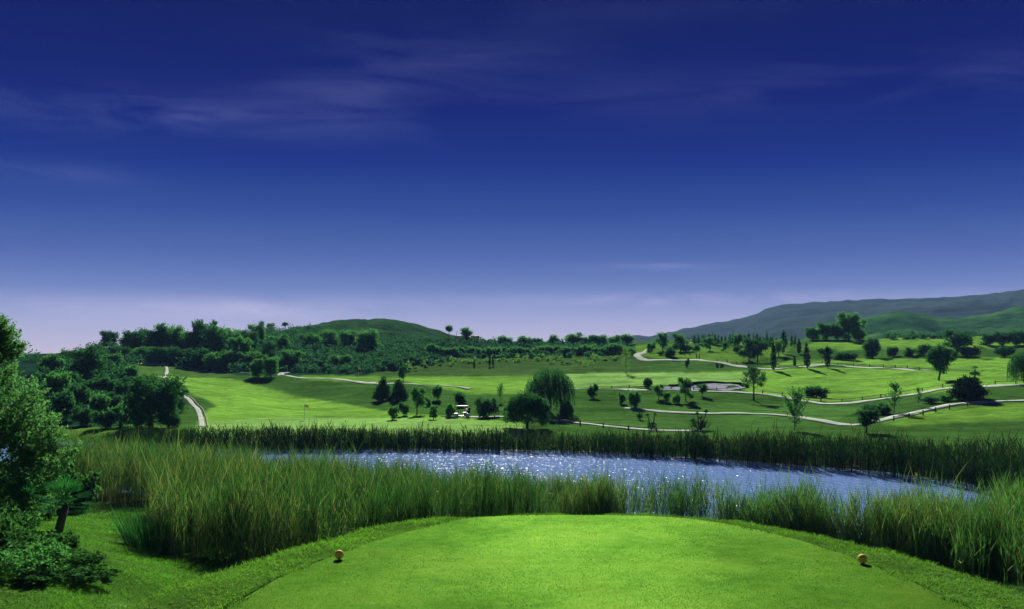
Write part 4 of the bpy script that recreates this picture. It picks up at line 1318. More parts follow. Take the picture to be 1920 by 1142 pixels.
# --- left slope
GL = 'trees on the left slope'
T('wood_dark', 205, 652, 34, 38, 'dark tree standing out on the left skyline', GL, 'broadleaf_tree')
T('wood_dark', 160, 716, 70, 82, 'dark mass of a tree upslope behind the near leafy tree', GL, 'broadleaf_tree')
T('wood_dark', 283, 800, 98, 112, 'biggest dark tree left of the narrow pale path', GL, 'broadleaf_tree')
T('wood_dark', 328, 772, 52, 50, 'dark side tree leaning over the narrow pale path', GL, 'broadleaf_tree')
T('wood_dark', 316, 800, 60, 50, 'dark low tree at the right foot of the biggest dark tree', GL, 'broadleaf_tree')
for x, yb, h, w, kd in ((172, 738, 30, 42, 'bush_dark'), (207, 736, 32, 44, 'bush_dark'), (237, 730, 28, 36, 'bush_dark'), (140, 760, 44, 50, 'bush_dark'), (188, 775, 42, 38, 'bush_mid'), (215, 768, 34, 36, 'bush_dark'),
                        (120, 790, 60, 50, 'bush_dark'), (160, 798, 36, 52, 'bush_dark'), (238, 752, 40, 44, 'bush_dark'), (212, 690, 30, 40, 'bush_mid'), (245, 706, 24, 34, 'bush_mid'), (130, 730, 40, 46, 'bush_dark'), (108, 745, 46, 50, 'bush_mid'), (95, 700, 34, 46, 'bush_mid'),
                        (228, 800, 42, 50, 'bush_mid'), (258, 801, 40, 36, 'bush_mid'), (198, 803, 34, 44, 'bush_dark')):
    B(kd, x, yb, h, w, 'dense bush in the thicket between the near leafy tree and the biggest dark tree', 'thicket bushes on the left slope')
T('wood_mid', 484, 709, 38, 36, 'dark left tree of the touching pair at the top of the bank', GL, 'broadleaf_tree')
T('wood_mid', 508, 709, 42, 36, 'brighter right tree of the touching pair at the top of the bank', GL, 'broadleaf_tree')
T('tree_light', 507, 624, 20, 19, 'small open crowned skyline tree right of the left wood', None, 'broadleaf_tree')
T('tree_flat', 535, 621, 18, 18, 'small lone skyline tree on the left scrub slope', None, 'broadleaf_tree')
wood = [(250, 668, 50, 60), (285, 668, 54, 64), (318, 672, 60, 64), (350, 676, 62, 60), (385, 676, 78, 56), (405, 682, 80, 50), (428, 684, 70, 54), (452, 690, 66, 50), (468, 668, 52, 44), (484, 655, 54, 36), (440, 660, 44, 44),
        (300, 682, 32, 62), (340, 686, 36, 64), (375, 691, 38, 62), (412, 695, 40, 64), (265, 676, 26, 54), (228, 674, 28, 50), (462, 694, 38, 56), (525, 660, 34, 44), (545, 690, 34, 50), (500, 678, 40, 46), (580, 650, 26, 46), (620, 650, 36, 44), (655, 655, 40, 46), (690, 660, 42, 54), (640, 690, 26, 50)]
for x, yb, h, w in wood:
    T('wood_mid' if random.random() < .6 else 'wood_dark', x, yb, h, w, 'broadleaf tree merging into the dense wood on the left hill', 'trees of the left hill wood', 'broadleaf_tree')
# --- skyline trees along the hedge bank
T('tree_flat', 842, 640, 30, 22, 'lone flat topped tree standing clear on the centre skyline', None, 'broadleaf_tree')
T('tree_mid', 874, 641, 28, 28, 'round skyline tree just right of the lone flat topped tree', None, 'broadleaf_tree')
ORD = ['leftmost', 'second from the left', 'third from the left', 'fourth from the left', 'middle one', 'fourth from the right', 'third from the right', 'second from the right', 'rightmost']
for x, h, w in ((945, 16, 30), (985, 15, 34), (1006, 11, 24), (1038, 17, 28), (1077, 18, 40), (1098, 13, 26), (1122, 18, 40), (1152, 17, 34), (1175, 17, 30)):
    B('bush_mid', x, 647, h + 3, w, 'rounded tree on the centre skyline behind the hedge bank, %s of nine' % ORD.pop(0), 'skyline trees behind the hedge bank', 'broadleaf_tree')
for x in np.arange(806, 1190, 15):
    B('bush_mid', x + random.uniform(-3, 3), 666 - (x > 1000) * 1 + random.uniform(-2, 2), random.uniform(15, 22), random.uniform(20, 28), 'rounded shrub in the dark hedge row on the centre bank', 'hedge row shrubs on the centre bank', 'hedge_shrub')
for x, h in ((889, 14), (918, 17), (925, 11)):
    T('cypress', x, 687 if x > 900 else 689, h + 4, 5.5, 'tiny dark cypress on the rough below the hedge bank', 'small cypresses below the hedge bank', 'cypress_tree')

# ------------------------------------------------------------------ hillside scrub as one mass per slope


def scrub(name, poly, count, hpx, label, mats, seed, nleaf=150, dens_noise=0.0, lf=0.46):
    g = np.random.default_rng(seed)
    P = np.array(poly, float)
    pts = []
    x0, x1, y0, y1 = P[:, 0].min(), P[:, 0].max(), P[:, 1].min(), P[:, 1].max()
    while len(pts) < count:
        xs, ys = g.uniform(x0, x1, 400), g.uniform(y0, y1, 400)
        ok = inpoly(xs, ys, poly)
        pts += list(zip(xs[ok], ys[ok]))
    pts = np.array(pts[:count])
    V = []
    YSs = YS[::6]
    for x, y in pts:
        u = (x - 960) / F
        z = ground(u * YSs, YSs, False)
        yy = HOR - F * (z - CZ) / YSs
        ok = np.where((YSs > 90) & (yy <= y))[0]
        if not len(ok):
            continue
        Y = YSs[ok[0]] + g.uniform(-1, 1)
        X = u * Y
        h = g.uniform(*hpx) / F * Y
        w = h * g.uniform(.55, .95)
        n = nleaf
        d = sphere_dirs(n, g)
        d[:, 2] = np.abs(d[:, 2]) * 1.15 - .15
        lump = 1 + .28 * np.sin(d[:, 0] * 5 + x) * np.cos(d[:, 1] * 4 + y)
        rr_ = g.uniform(.6, 1.0, n) * lump
        V.append(np.stack([X + d[:, 0] * w * rr_, Y + d[:, 1] * w * rr_, z[ok[0]] + h * .1 + d[:, 2] * h * .85 * rr_], 1))
    C_ = np.concatenate(V)
    v, q = leaves(C_, lf, .6, 0, g)
    o = link(name, mesh_np(name, v, [q], M[mats]))
    tag(o, label, 'scrub', kind='stuff')


scrub('hillside_scrub', [(430, 640), (520, 619), (600, 612), (690, 612), (760, 640), (800, 650), (770, 685), (690, 702), (560, 702), (430, 694)], 760, (9, 19), 'dense green scrub covering the hillside left of centre', 'leaf_scrub', 41, 150)
scrub('bank_scrub', [(740, 642), (860, 640), (1190, 648), (1180, 668), (1000, 672), (860, 676), (760, 690), (740, 660)], 420, (6, 12), 'scrub on the terraced centre bank below the skyline', 'leaf_scrub', 42, 100)
scrub('meadow_scrub', [(760, 682), (860, 672), (1000, 668), (1180, 662), (1150, 680), (1090, 690), (1030, 680), (860, 684), (760, 700)], 110, (4, 9), 'pale tufted scrub at the foot of the centre bank', 'leaf_light', 43, 70, lf=.36)
scrub('ridge_scrub', [(1640, 637), (1700, 632), (1800, 624), (1900, 615), (1990, 606), (1990, 626), (1900, 628), (1800, 634), (1700, 640)], 150, (7, 16), 'scrub climbing along the right ridge line', 'leaf_scrub', 44, 150)
scrub('wood_understorey', [(235, 650), (430, 640), (480, 660), (475, 702), (430, 700), (330, 690), (240, 682)], 170, (14, 26), 'undergrowth filling the foot of the left hill wood', 'leaf_scrub', 46, 150)
scrub('left_scrub', [(60, 668), (200, 648), (240, 668), (240, 700), (160, 760), (60, 790)], 90, (12, 26), 'low scrub filling the left slope between the dark trees', 'leaf_dark', 45, 170)

# ------------------------------------------------------------------ small built things on the course


def empty(name, loc, rz=0.0):
    o = bpy.data.objects.new(name, None)
    C.objects.link(o)
    o.location = loc
    o.rotation_euler = (0, 0, rz)
    return o


# golf cart, nose to the left (local -x)
X, Y, Z = hit(867, 784, 100)
cart = empty('golf_cart', (X, Y, Z + 0.08), rad(8))
CS = 0.82
cart.scale = (CS, CS, CS)
M['cartroof'] = plain_mat('dull white roof plastic', (0.34, 0.34, 0.33), (0.42, 0.42, 0.41), 4, 0.6, 0.2, 0.0)
tag(cart, 'white roofed golf cart with a red seat parked on the path', 'golf cart')
mb = MB()
mb.prism([(-.58, .3), (.58, .3), (.6, .45), (.5, .72), (-.5, .72), (-.6, .45)], -1.2, -.62)
mb.prism([(-.6, .26), (.6, .26), (.6, .38), (-.6, .38)], -.64, .25)
mb.prism([(-.6, .28), (.6, .28), (.6, .62), (.5, .72), (-.5, .72), (-.6, .62)], .22, 1.15)
mb.box((-1.22, 0, .36), (.08, 1.0, .18))
link('body', mb.mesh('body', M['white']), cart)
mb = MB()
mb.box((.02, 0, 1.78), (1.75, 1.2, .06))
mb.box((.02, 0, 1.83), (1.6, 1.05, .05), 0, .9)
link('roof', mb.mesh('roof', M['cartroof']), cart)
for px_, py_, tx in ((-.68, -.52, .0), (-.68, .52, .0), (.72, -.52, 0), (.72, .52, 0)):
    mb = MB()
    mb.tube([(px_, py_, .6), (px_ + (.12 if px_ < 0 else -.04), py_, 1.77)], [.025, .025], 6)
    link('roof_post', mb.mesh('roof_post', M['black']), cart)
mb = MB()
mb.box((.38, 0, .78), (.55, 1.05, .14))
mb.box((.68, 0, 1.08), (.14, 1.05, .5))
link('seat', mb.mesh('seat', M['seat']), cart)
mb = MB()
mb.tube([(-.62, -.25, .6), (-.3, -.25, .98)], [.02, .02], 5)
ang = np.linspace(0, 6.28, 13)
mb.tube([(-.3 + .08 * math.cos(a), -.25 + .17 * math.sin(a), .98 + .14 * math.cos(a)) for a in ang], [.015] * 13, 5)
link('steering_wheel', mb.mesh('steering_wheel', M['black']), cart)
for wx_, wy_ in ((-.82, -.5), (-.82, .5), (.75, -.5), (.75, .5)):
    mb = MB()
    rings = [(.13, -.09), (.22, -.09), (.235, -.05), (.235, .05), (.22, .09), (.13, .09)]
    ang = np.arange(18) / 18 * 2 * np.pi
    vv = np.concatenate([np.stack([r_ * np.cos(ang), np.full(18, h_), r_ * np.sin(ang)], 1) for r_, h_ in rings])
    qq = [(i * 18 + j, i * 18 + (j + 1) % 18, (i + 1) * 18 + (j + 1) % 18, (i + 1) * 18 + j) for i in range(5) for j in range(18)]
    mb.add(vv, qq)
    wh = link('wheel', mb.mesh('wheel', M['black'], True), cart, (wx_, wy_, .235))
    mb = MB()
    for i, (r_, h_) in enumerate([(.13, -.07), (.05, -.085)]):
        pass
    vv = np.concatenate([np.stack([r_ * np.cos(ang), np.full(18, h_), r_ * np.sin(ang)], 1) for r_, h_ in ((.131, -.07), (.05, -.08), (.05, .08), (.131, .07))])
    qq = [(i * 18 + j, i * 18 + (j + 1) % 18, (i + 1) * 18 + (j + 1) % 18, (i + 1) * 18 + j) for i in range(3) for j in range(18)]
    mb.add(vv, qq)
    link('rim', mb.mesh('rim', M['steel'], True), wh)
for by_, lb in ((-.28, 'dark golf bag on the cart tail, nearer the pond'), (.28, 'dark golf bag on the cart tail, farther from the pond')):
    mb = MB()
    mb.lathe([(0.0, 0), (.14, 0), (.15, .1), (.13, .45), (.15, .8), (.14, .86), (0, .84)], (0, 0, 0), 12)
    for a in range(5):
        mb.tube([(.06 * math.cos(a * 1.3), .06 * math.sin(a * 1.3), .8), (.09 * math.cos(a * 1.3), .09 * math.sin(a * 1.3), 1.08 + .03 * a)], [.012, .02], 4)
    cr_, sr_ = math.cos(rad(8)), math.sin(rad(8))
    o = link('golf_bag', mb.mesh('golf_bag', M['bag'], True), None, (X + CS * (.97 * cr_ - by_ * sr_), Y + CS * (.97 * sr_ + by_ * cr_), Z + .08 + .724 * CS), (0, rad(6), 0), (CS, CS, CS))
    tag(o, lb, 'golf bag', 'golf bags on the cart')


def flagstick(x, yb, label, h=1.9):
    X, Y, Z = hit(x, yb, 100)
    r = empty('golf_flag', (X, Y, Z))
    tag(r, label, 'flag', 'yellow golf flags')
    mb = MB()
    mb.tube([(0, 0, -.1), (0, 0, h)], [.025, .02], 6)
    link('pole', mb.mesh('pole', M['white']), r)
    n = 6
    V = [(s * .5 / n * (1 if True else 0), .05 * math.sin(s * 1.1), h - .03 - dz * .36 - .10 * s / n) for s in range(n + 1) for dz in (0, 1)]
    V2 = [(a + .0, b + .012, c_) for a, b, c_ in V]
    q = [(2 * s, 2 * s + 1, 2 * s + 3, 2 * s + 2) for s in range(n)]
    mb = MB()
    mb.add(V, q)
    mb.add(V2, [tuple(reversed(f)) for f in q])
    link('cloth', mb.mesh('cloth', M['flag']), r)


flagstick(571, 787, 'yellow golf flag on the bright green above the far reeds')
flagstick(672, 708, 'yellow golf flag at the foot of the left scrub slope')
for x, yt, yb, lb in ((737, 607, 640, 'tall thin lamp post in front of the rounded dark hill'), (856, 622, 645, 'thin lamp post between the two centre skyline trees'), (942, 628, 648, 'thin lamp post on the skyline above the hedge row')):
    X, Y, Z = hit(x, yb, 100)
    r = empty('street_lamp', (X, Y, Z))
    tag(r, lb, 'street lamp', 'lamp posts along the skyline')
    h = (yb - yt) / F * Y
    mb = MB()
    mb.tube([(0, 0, -.2), (0, 0, h * .5), (0, 0, h)], [.09, .07, .05], 6)
    link('pole', mb.mesh('pole', M['steel']), r)
    mb = MB()
    mb.box((.2, 0, h + .03), (.55, .2, .1), 0, .8)
    link('lamp_head', mb.mesh('lamp_head', M['steel']), r)
for x, lb, w in ((862, 'tiny white house left under the round skyline tree', 2.6), (890, 'tiny white house right of the round skyline tree', 2.2)):
    X, Y, Z = hit(x, 641, 100)
    r = empty('white_house', (X, Y + 3, Z))
    tag(r, lb, 'house', 'white houses on the skyline')
    mb = MB()
    mb.box((0, 0, .6), (w, 2.2, 1.6))
    link('wall', mb.mesh('wall', M['plaster']), r)
    mb = MB()
    mb.prism([(-1.3, 1.41), (1.3, 1.41), (0, 1.95)], -w / 2 - .15, w / 2 + .15)
    link('roof', mb.mesh('roof', M['tile']), r)
    mb = MB()
    mb.box((0, -1.11, .75), (.5, .04, .6))
    link('window', mb.mesh('window', M['glass']), r)
for x, lb in ((1306, 'small dark wooden post left of a pair above the far path'), (1311, 'small dark wooden post right of a pair above the far path')):
    X, Y, Z = hit(x, 672, 100)
    tag(link('marker_post', POST, None, (X, Y, Z), (0, 0, 0), (1.6, 1.6, 1.6)), lb, 'post', 'dark posts above the far path')

# tee markers: cream orange balls on short pegs
for x, yb, lb in ((636, 1049, 'cream orange ball marking the left side of the tee'), (1617, 1057, 'cream orange ball marking the right side of the tee')):
    Y = CZ * F / (yb - HOR)
    X = (x - 960) / F * Y
    r = empty('tee_marker', (X, Y, 0.0))
    tag(r, lb, 'tee marker', 'ball markers on the tee')
    a = np.linspace(-math.pi / 2, math.pi / 2, 15)
    mb = MB()
    mb.lathe([(0.058 * math.cos(t), 0.058 * math.sin(t)) for t in a], (0, 0, 0.061), 28)
    link('ball', mb.mesh('ball', M['ball'], True), r)
    mb = MB()
    mb.lathe([(.012, -.05), (.012, .012), (.02, .016)], (0, 0, 0), 10)
    link('peg', mb.mesh('peg', M['steel'], True), r)

# ------------------------------------------------------------------ reeds


def blades(base, direction, length, width, bend, cols, seg=3, rng=R):
    """tapering ribbons that start at base, run along direction and droop by bend; returns verts, quads, tris, colours"""
    n = len(base)
    d = direction / (np.linalg.norm(direction, axis=1)[:, None] + 1e-9)
    s = np.cross(d, rng.normal(size=(n, 3)))
    s /= np.linalg.norm(s, axis=1)[:, None] + 1e-9
    hor = d.copy()
    hor[:, 2] = 0
    hn = np.linalg.norm(hor, axis=1)[:, None]
    hor = np.where(hn > .02, hor / (hn + 1e-9), 0)
    V = []
    for i in range(seg + 1):
        t = i / seg
        c = base + d * (length * t)[:, None] + (hor * .5 - np.array((0, 0, 1.0))) * (bend * length * t * t)[:, None]
        w = (width * (1 - t ** 1.6) * .5 * (0.75 if i == 0 else 1.0))[:, None]
        if i < seg:
            V += [c - s * w, c + s * w]
        else:
            V += [c]
    m = 2 * seg + 1
    V = np.stack(V, 1).reshape(-1, 3)
    o = (np.arange(n) * m)[:, None]
    q = np.concatenate([o + np.array([[2 * i, 2 * i + 1, 2 * i + 3, 2 * i + 2]]) for i in range(seg - 1)]) if seg > 1 else np.zeros((0, 4), int)
    t = o + np.array([[2 * seg - 2, 2 * seg - 1, 2 * seg]])
    cc = np.repeat(cols, m, 0)
    return V, q, t, cc


def build_blades(name, groups, label, cat, mat, kind='stuff'):
    Vs, Qs, Ts, Cs, n = [], [], [], [], 0
    for V, q, t, c in groups:
        Vs.append(V)
        Qs.append(q + n)
        Ts.append(t + n)
        Cs.append(c)
        n += len(V)
    o = link(name, mesh_np(name, np.concatenate(Vs), [np.concatenate(Qs), np.concatenate(Ts)], mat, np.concatenate(Cs)))
    return tag(o, label, cat, kind=kind)


def in_world_poly(n, poly, rng, dens=None):
    P = np.array(poly, float)
    xs, ys = [], []
    tot = 0
    while tot < n:
        x = rng.uniform(P[:, 0].min(), P[:, 0].max(), n)
        y = rng.uniform(P[:, 1].min(), P[:, 1].max(), n)
        ok = inpoly(x, y, poly)
        if dens is not None:
            ok &= rng.random(n) < dens(x, y)
        xs.append(x[ok])
        ys.append(y[ok])
        tot += ok.sum()
    return np.concatenate(xs)[:n], np.concatenate(ys)[:n]


def reed_groups(x, y, rng, hmean, leafn, green, tan, tanfrac, lw=.03, lseg=3, top=None):
    n = len(x)
    z = np.maximum(ground(x, y), WZ - .12) - .03
    clump = fbm(x / 2.2, y / 2.2, 3, 61)
    hm = np.full(n, hmean)
    if top is not None:      # plants farther out in the water stand shorter
        ty = np.interp(960 + F * x / y, [p[0] for p in top], [p[1] for p in top])
        hm = np.clip(np.minimum(hm, (CZ - (ty - HOR) / F * y - z) * .87), .5, None)
    h = hm * (1 + .26 * clump + .19 * rng.normal(size=n)).clip(.35, 1.45) * np.where(rng.random(n) < .06, 1.22, 1.0)
    lean = np.stack([rng.normal(.03, .055, n), rng.normal(0, .055, n), np.ones(n)], 1)
    base = np.stack([x, y, z], 1)
    tanfrac = np.clip(tanfrac * (1 + 2.2 * fbm(x / 3.1 + 9, y / 3.1, 2, 63)), .02, .6)
    tn = (rng.random(n) < tanfrac).astype(float)
    cs = green * rng.uniform(.6, 1.3, (n, 1)) * (1 - tn[:, None]) + tan * rng.uniform(.7, 1.2, (n, 1)) * tn[:, None]
    gs = [blades(base, lean, h, np.full(n, lw * .8), np.full(n, .03), cs, 3, rng)]
    ln = lean / np.linalg.norm(lean, axis=1)[:, None]
    for kf in range(leafn):
        f = rng.uniform(.18, .92, n)
        b = base + ln * (h * f)[:, None]
        a = rng.uniform(0, 6.28, n)
        up_ = rng.uniform(1.3, 4.6, n)
        d = np.stack([np.cos(a), np.sin(a), up_], 1)
        ll = h * rng.uniform(.2, .4, n)
        tl = np.maximum(tn * (rng.random(n) < .75), rng.random(n) < tanfrac * .5)[:, None]
        cl_ = green * rng.uniform(.3, 1.75, (n, 1)) * (1 - tl) + tan * rng.uniform(.5, 1.4, (n, 1)) * tl
        gs.append(blades(b, d, ll, rng.uniform(.7, 1.3, n) * lw, rng.uniform(.0, .18, n), cl_, lseg, rng))
    # dead broken stalks
    md = rng.random(n) < .06
    if md.any():
        k_ = md.sum()
        b2 = base[md] + ln[md] * (h[md] * rng.uniform(.3, .8, k_))[:, None]
        a2 = rng.uniform(0, 6.28, k_)
        gs.append(blades(b2, np.stack([np.cos(a2), np.sin(a2), rng.uniform(-.4, .7, k_)], 1), h[md] * rng.uniform(.25, .5, k_), np.full(k_, lw * .8), np.full(k_, .1), np.tile(tan * np.array((1.15, .95, .9)), (k_, 1)), 2, rng))
    # feathery seed heads on some stems
    m = rng.random(n) < .16
    if m.any():
        tip = (base + ln * h[:, None] * .93)[m]
        for kf in range(3):
            d = ln[m] + rng.normal(size=(m.sum(), 3)) * .14
            gs.append(blades(tip, d, rng.uniform(.18, .34, m.sum()), np.full(m.sum(), lw * 1.3), np.full(m.sum(), .2), np.tile(tan * .8, (m.sum(), 1)), 2, rng))
    return gs


GRN = np.array((0.033, 0.096, 0.028))
GRN_SHADE = np.array((0.013, 0.040, 0.014))  # reed green darkened to paint the backlit, shaded front of the far bank
TAN = np.array((0.15, 0.19, 0.08))
g = np.random.default_rng(70)
LEFT_BED = [(-31, 66), (-19.2, 56), (-17.6, 50), (-15.2, 43), (-14.2, 40.6), (-11.1, 39.4), (-7, 41), (-2.1, 47), (2, 51), (2, 62), (-2, 63), (-9, 66), (-20, 74), (-32, 84), (-40, 86)]
x, y = in_world_poly(17500, LEFT_BED, g, lambda a, b: np.clip(.65 + 1.1 * fbm(a / 2.0, b / 2.0, 3, 77), .14, 1))
build_blades('left_reed_bed', reed_groups(x, y, g, 2.5, 8, GRN, TAN, .15, .024, top=[(0, 838), (215, 838), (350, 846), (430, 856), (560, 864), (700, 874), (850, 893), (1000, 900), (1100, 900)]), 'tall reed bed with yellowing tips left of the tee', 'reeds', M['reed'])
MID_BED = [(2, 50.5), (8.9, 51), (10, 52), (10.4, 55), (6, 57), (2, 59)]
x, y = in_world_poly(1900, MID_BED, g, lambda a, b: np.where(a > 5.0, .38, 1) * np.clip(.55 + 1.1 * fbm(a / 1.6, b / 1.6, 2, 79), .05, 1))
build_blades('middle_reed_bed', reed_groups(x, y, g, 2.3, 8, GRN * 1.1, TAN, .16, .024, top=[(1000, 898), (1150, 905), (1300, 908)]), 'thin reeds standing in the pond beyond the tee end', 'reeds', M['reed'])
RIGHT_BED = [(9.6, 50), (11, 47), (14, 41.5), (16.2, 36.5), (17.2, 33.5), (20, 32), (31, 52), (25.5, 52), (21, 47), (16.8, 46), (13.2, 49), (10.6, 53)]
x, y = in_world_poly(8200, RIGHT_BED, g, lambda a, b: np.clip(.58 + 1.1 * fbm(a / 1.9, b / 1.9, 3, 81), .02, 1))
build_blades('right_reed_bed', reed_groups(x, y, g, 2.3, 8, np.array((0.052, 0.135, 0.040)), TAN, .14, .024, top=[(1280, 910), (1500, 924), (1650, 935), (1780, 942), (1900, 935)]), 'tall green reed bed with gaps right of the tee', 'reeds', M['reed'])
# far bank: a band along the far shore
fx = np.array([-39.0] + [0])
cpx = np.array([225, 300, 430, 600, 800, 960, 1100, 1200, 1300, 1400, 1500, 1600, 1700, 1800, 1900, 1990])
cY = np.array([sh(838), sh(840), sh(845), sh(845), sh(844), sh(846), sh(851), sh(856), sh(862), sh(870), sh(877), sh(885), sh(897), sh(912), 62, 58])
n = 9500
xp = g.uniform(225, 1990, n)
yf = np.interp(xp, cpx, cY)
band = np.interp(xp, [225, 960, 1300, 1600, 1990], [5, 5, 6.5, 11, 16])
yy_ = yf - .6 + band * g.random(n) ** 1.4
X_ = (xp - 960) / F * yy_
keep = g.random(n) < np.clip(.8 + .5 * fbm(X_ / 3, yy_ / 3, 2, 91), .2, 1)
hb = 2.25
build_blades('far_reed_bank', reed_groups(X_[keep], yy_[keep], g, hb, 6, GRN_SHADE, TAN * .7, .06, .055, 2, top=[(225, 808), (600, 806), (960, 808), (1200, 815), (1500, 819), (1700, 824), (1990, 838)]), 'dark band of reeds along the far shore of the pond', 'reeds', M['reed_far'])

# floating litter along the far shore
mb = MB()
for (a, b, yy0) in ((950, 1062, 843), (1085, 1110, 845), (1135, 1180, 847), (1200, 1255, 849), (1270, 1300, 856), (1585, 1610, 880), (1720, 1760, 894)):
    nn = max(3, int((b - a) / 6))
    for i in range(nn):
        xq = g.uniform(a, b)
        yq = yy0 + g.uniform(-.6, .9) + 1.2
        Yq = sh(yq) - .8
        ang = np.arange(9) / 9 * 6.28
        rr_ = g.uniform(.12, .34) * (1 + .35 * g.normal(size=9)).clip(.4, 1.6)
        cxx, cyy = (xq - 960) / F * Yq, Yq
        top = np.stack([cxx + 1.7 * rr_ * np.cos(ang), cyy + rr_ * np.sin(ang), np.full(9, WZ + .05)], 1)
        bot = top.copy()
        bot[:, 2] = WZ - .05
        v = np.concatenate([top, bot, [[cxx, cyy, WZ + .09]]])
        mb.add(v, [(k_, 9 + k_, 9 + (k_ + 1) % 9, (k_ + 1) % 9) for k_ in range(9)], [(k_, (k_ + 1) % 9, 18) for k_ in range(9)])
tag(link('floating_reed_litter', mb.mesh('floating_reed_litter', M['straw'])), 'pale dead reed litter floating along the far shore', 'litter', kind='stuff')

# ------------------------------------------------------------------ grass blades
g = np.random.default_rng(80)
# tee turf
n = 190000
Yt = 9.0 + 7.8 * g.random(n) ** 1.5
Xt = g.uniform(-3.3, 5.0, n)
d, ins = seg_dist(Xt, Yt, TEE)
kp = ins & (d > .02)
Xt, Yt = Xt[kp], Yt[kp]
n = len(Xt)
pn = fbm(Xt / 1.3, Yt / 1.3, 4, 88)
ctee = np.array((0.066, 0.180, 0.020)) * (1 + .42 * pn + .4 * g.normal(size=n)).clip(.25, 2.2)[:, None]
dry = np.clip(fbm(Xt / .9 + 7, Yt / .9, 3, 41) - .25, 0, 1)[:, None]
ctee = ctee * (1 - dry) + np.array((.19, .24, .05)) * dry
ctee *= np.where(fbm(Xt * 5, Yt * 5, 2, 43) > .95, .35, 1.0)[:, None]
ctee[:, 0] *= (1 + .5 * vnoise(Xt * 2.1, Yt * 2.1, 5)).clip(.6, 1.8)
dr = np.stack([g.normal(0, .7, n), g.normal(0, .7, n), np.ones(n)], 1)
build_blades('tee_grass', [blades(np.stack([Xt, Yt, np.full(n, -.004)], 1), dr, g.uniform(.014, .030, n), np.full(n, .007), np.full(n, .2), ctee, 1, g)], 'short cut grass blades covering the tee', 'grass', M['blade'])
# fringe and skirt
n = 150000
Yt = g.uniform(8.8, 19.5, n)
Xt = g.uniform(-6.5, 8.0, n)
d, ins = seg_dist(Xt, Yt, TEE)
kp = (~ins) & (d > .10 + .05 * vnoise(Xt * 3, Yt * 3, 2)) & (d < 2.6) & (g.random(n) < np.exp(-np.maximum(d - .9, 0) * .8))
Xt, Yt, d = Xt[kp], Yt[kp], d[kp]
n = len(Xt)
zt = ground(Xt, Yt)
pn = fbm(Xt / .8, Yt / .8, 4, 98)
cf = np.array((0.105, 0.235, 0.034)) * (1 + .35 * pn + .22 * g.normal(size=n)).clip(.3, 1.7)[:, None]
lt = (g.random(n) < .1)
cf[lt] = np.array((.16, .2, .04))
dr = np.stack([g.normal(0, .55, n), g.normal(0, .55, n), np.ones(n)], 1)
build_blades('fringe_grass', [blades(np.stack([Xt, Yt, zt - .005], 1), dr, g.uniform(.035, .085, n) * (1 + .5 * pn.clip(-.6, 1)) * (1 + .8 * np.clip(d - 1.2, 0, 1)), np.full(n, .009), g.uniform(.1, .6, n), cf, 2, g)], 'longer grass fringe around the tee edge', 'grass', M['blade'])
# ragged uncut rim right along the tee edge
n = 60000
Yt = g.uniform(8.8, 17.4, n)
Xt = g.uniform(-3.6, 5.2, n)
d, ins = seg_dist(Xt, Yt, TEE)
sd_ = np.where(ins, -d, d)
kp = (sd_ > -.05 + .06 * fbm(Xt * 2.5, Yt * 2.5, 3, 12)) & (sd_ < .14 + .08 * vnoise(Xt * 4, Yt * 4, 13))
Xt, Yt, ins = Xt[kp], Yt[kp], ins[kp]
n = len(Xt)
zt = np.where(ins, -.005, ground(Xt, Yt))
cf = np.array((0.018, 0.060, 0.010)) * (1 + .4 * g.normal(size=n)).clip(.3, 2)[:, None]
dr = np.stack([g.normal(0, .5, n), g.normal(0, .5, n), np.ones(n)], 1)
build_blades('rim_grass', [blades(np.stack([Xt, Yt, zt - .005], 1), dr, g.uniform(.03, .075, n), np.full(n, .009), g.uniform(.1, .6, n), cf, 2, g)], 'dark uncut grass rim along the tee edge', 'grass', M['blade'])
# left lawn
n = 110000
Yt = 20 + 40 * g.random(n) ** 1.5
Xt = Yt * g.uniform(-.56, -.27, n)
kp = ~inpoly(Xt, Yt, LEFT_BED) & (ground(Xt, Yt, False) > -6.1)
dd, ii_ = seg_dist(Xt, Yt, TEE)
kp &= dd > 2.0
Xt, Yt = Xt[kp], Yt[kp]
n = len(Xt)
zt = ground(Xt, Yt)
pn = fbm(Xt / 1.6, Yt / 1.6, 4, 99)
cf = np.array((0.085, 0.205, 0.030)) * (1 + .5 * pn + .22 * g.normal(size=n)).clip(.25, 1.8)[:, None]
dr = np.stack([g.normal(0, .5, n), g.normal(0, .5, n), np.ones(n)], 1)
build_blades('lawn_grass', [blades(np.stack([Xt, Yt, zt - .01], 1), dr, g.uniform(.06, .15, n) * (1 + .7 * pn.clip(-.7, 1.2)), np.full(n, .022), g.uniform(.1, .6, n), cf, 2, g)], 'rough lawn grass on the slope left of the tee', 'grass', M['blade'])
# rush tuft at the front corner of the left reeds
n = 420
a = g.uniform(0, 6.28, n)
r_ = 1.2 * np.sqrt(g.random(n))
Xt, Yt = -14.6 + r_ * np.cos(a) * .7, 41.2 + r_ * np.sin(a)
dr = np.stack([np.cos(a) * r_ * .35 - .1 + g.normal(0, .12, n), np.sin(a) * r_ * .3 + g.normal(0, .12, n), np.ones(n)], 1)
cf = np.array((0.018, 0.085, 0.03)) * g.uniform(.5, 1.4, (n, 1)) * np.where(g.random((n, 1)) < .15, 2.2, 1)
build_blades('rush_tuft', [blades(np.stack([Xt, Yt, ground(Xt, Yt) - .03], 1), dr, g.uniform(.9, 2.2, n), np.full(n, .026), np.full(n, .06), cf, 3, g)], 'dark upright rush tuft at the corner of the left reeds', 'rushes', M['reed'], 'thing')

# ------------------------------------------------------------------ near left tree, palms and shrubs


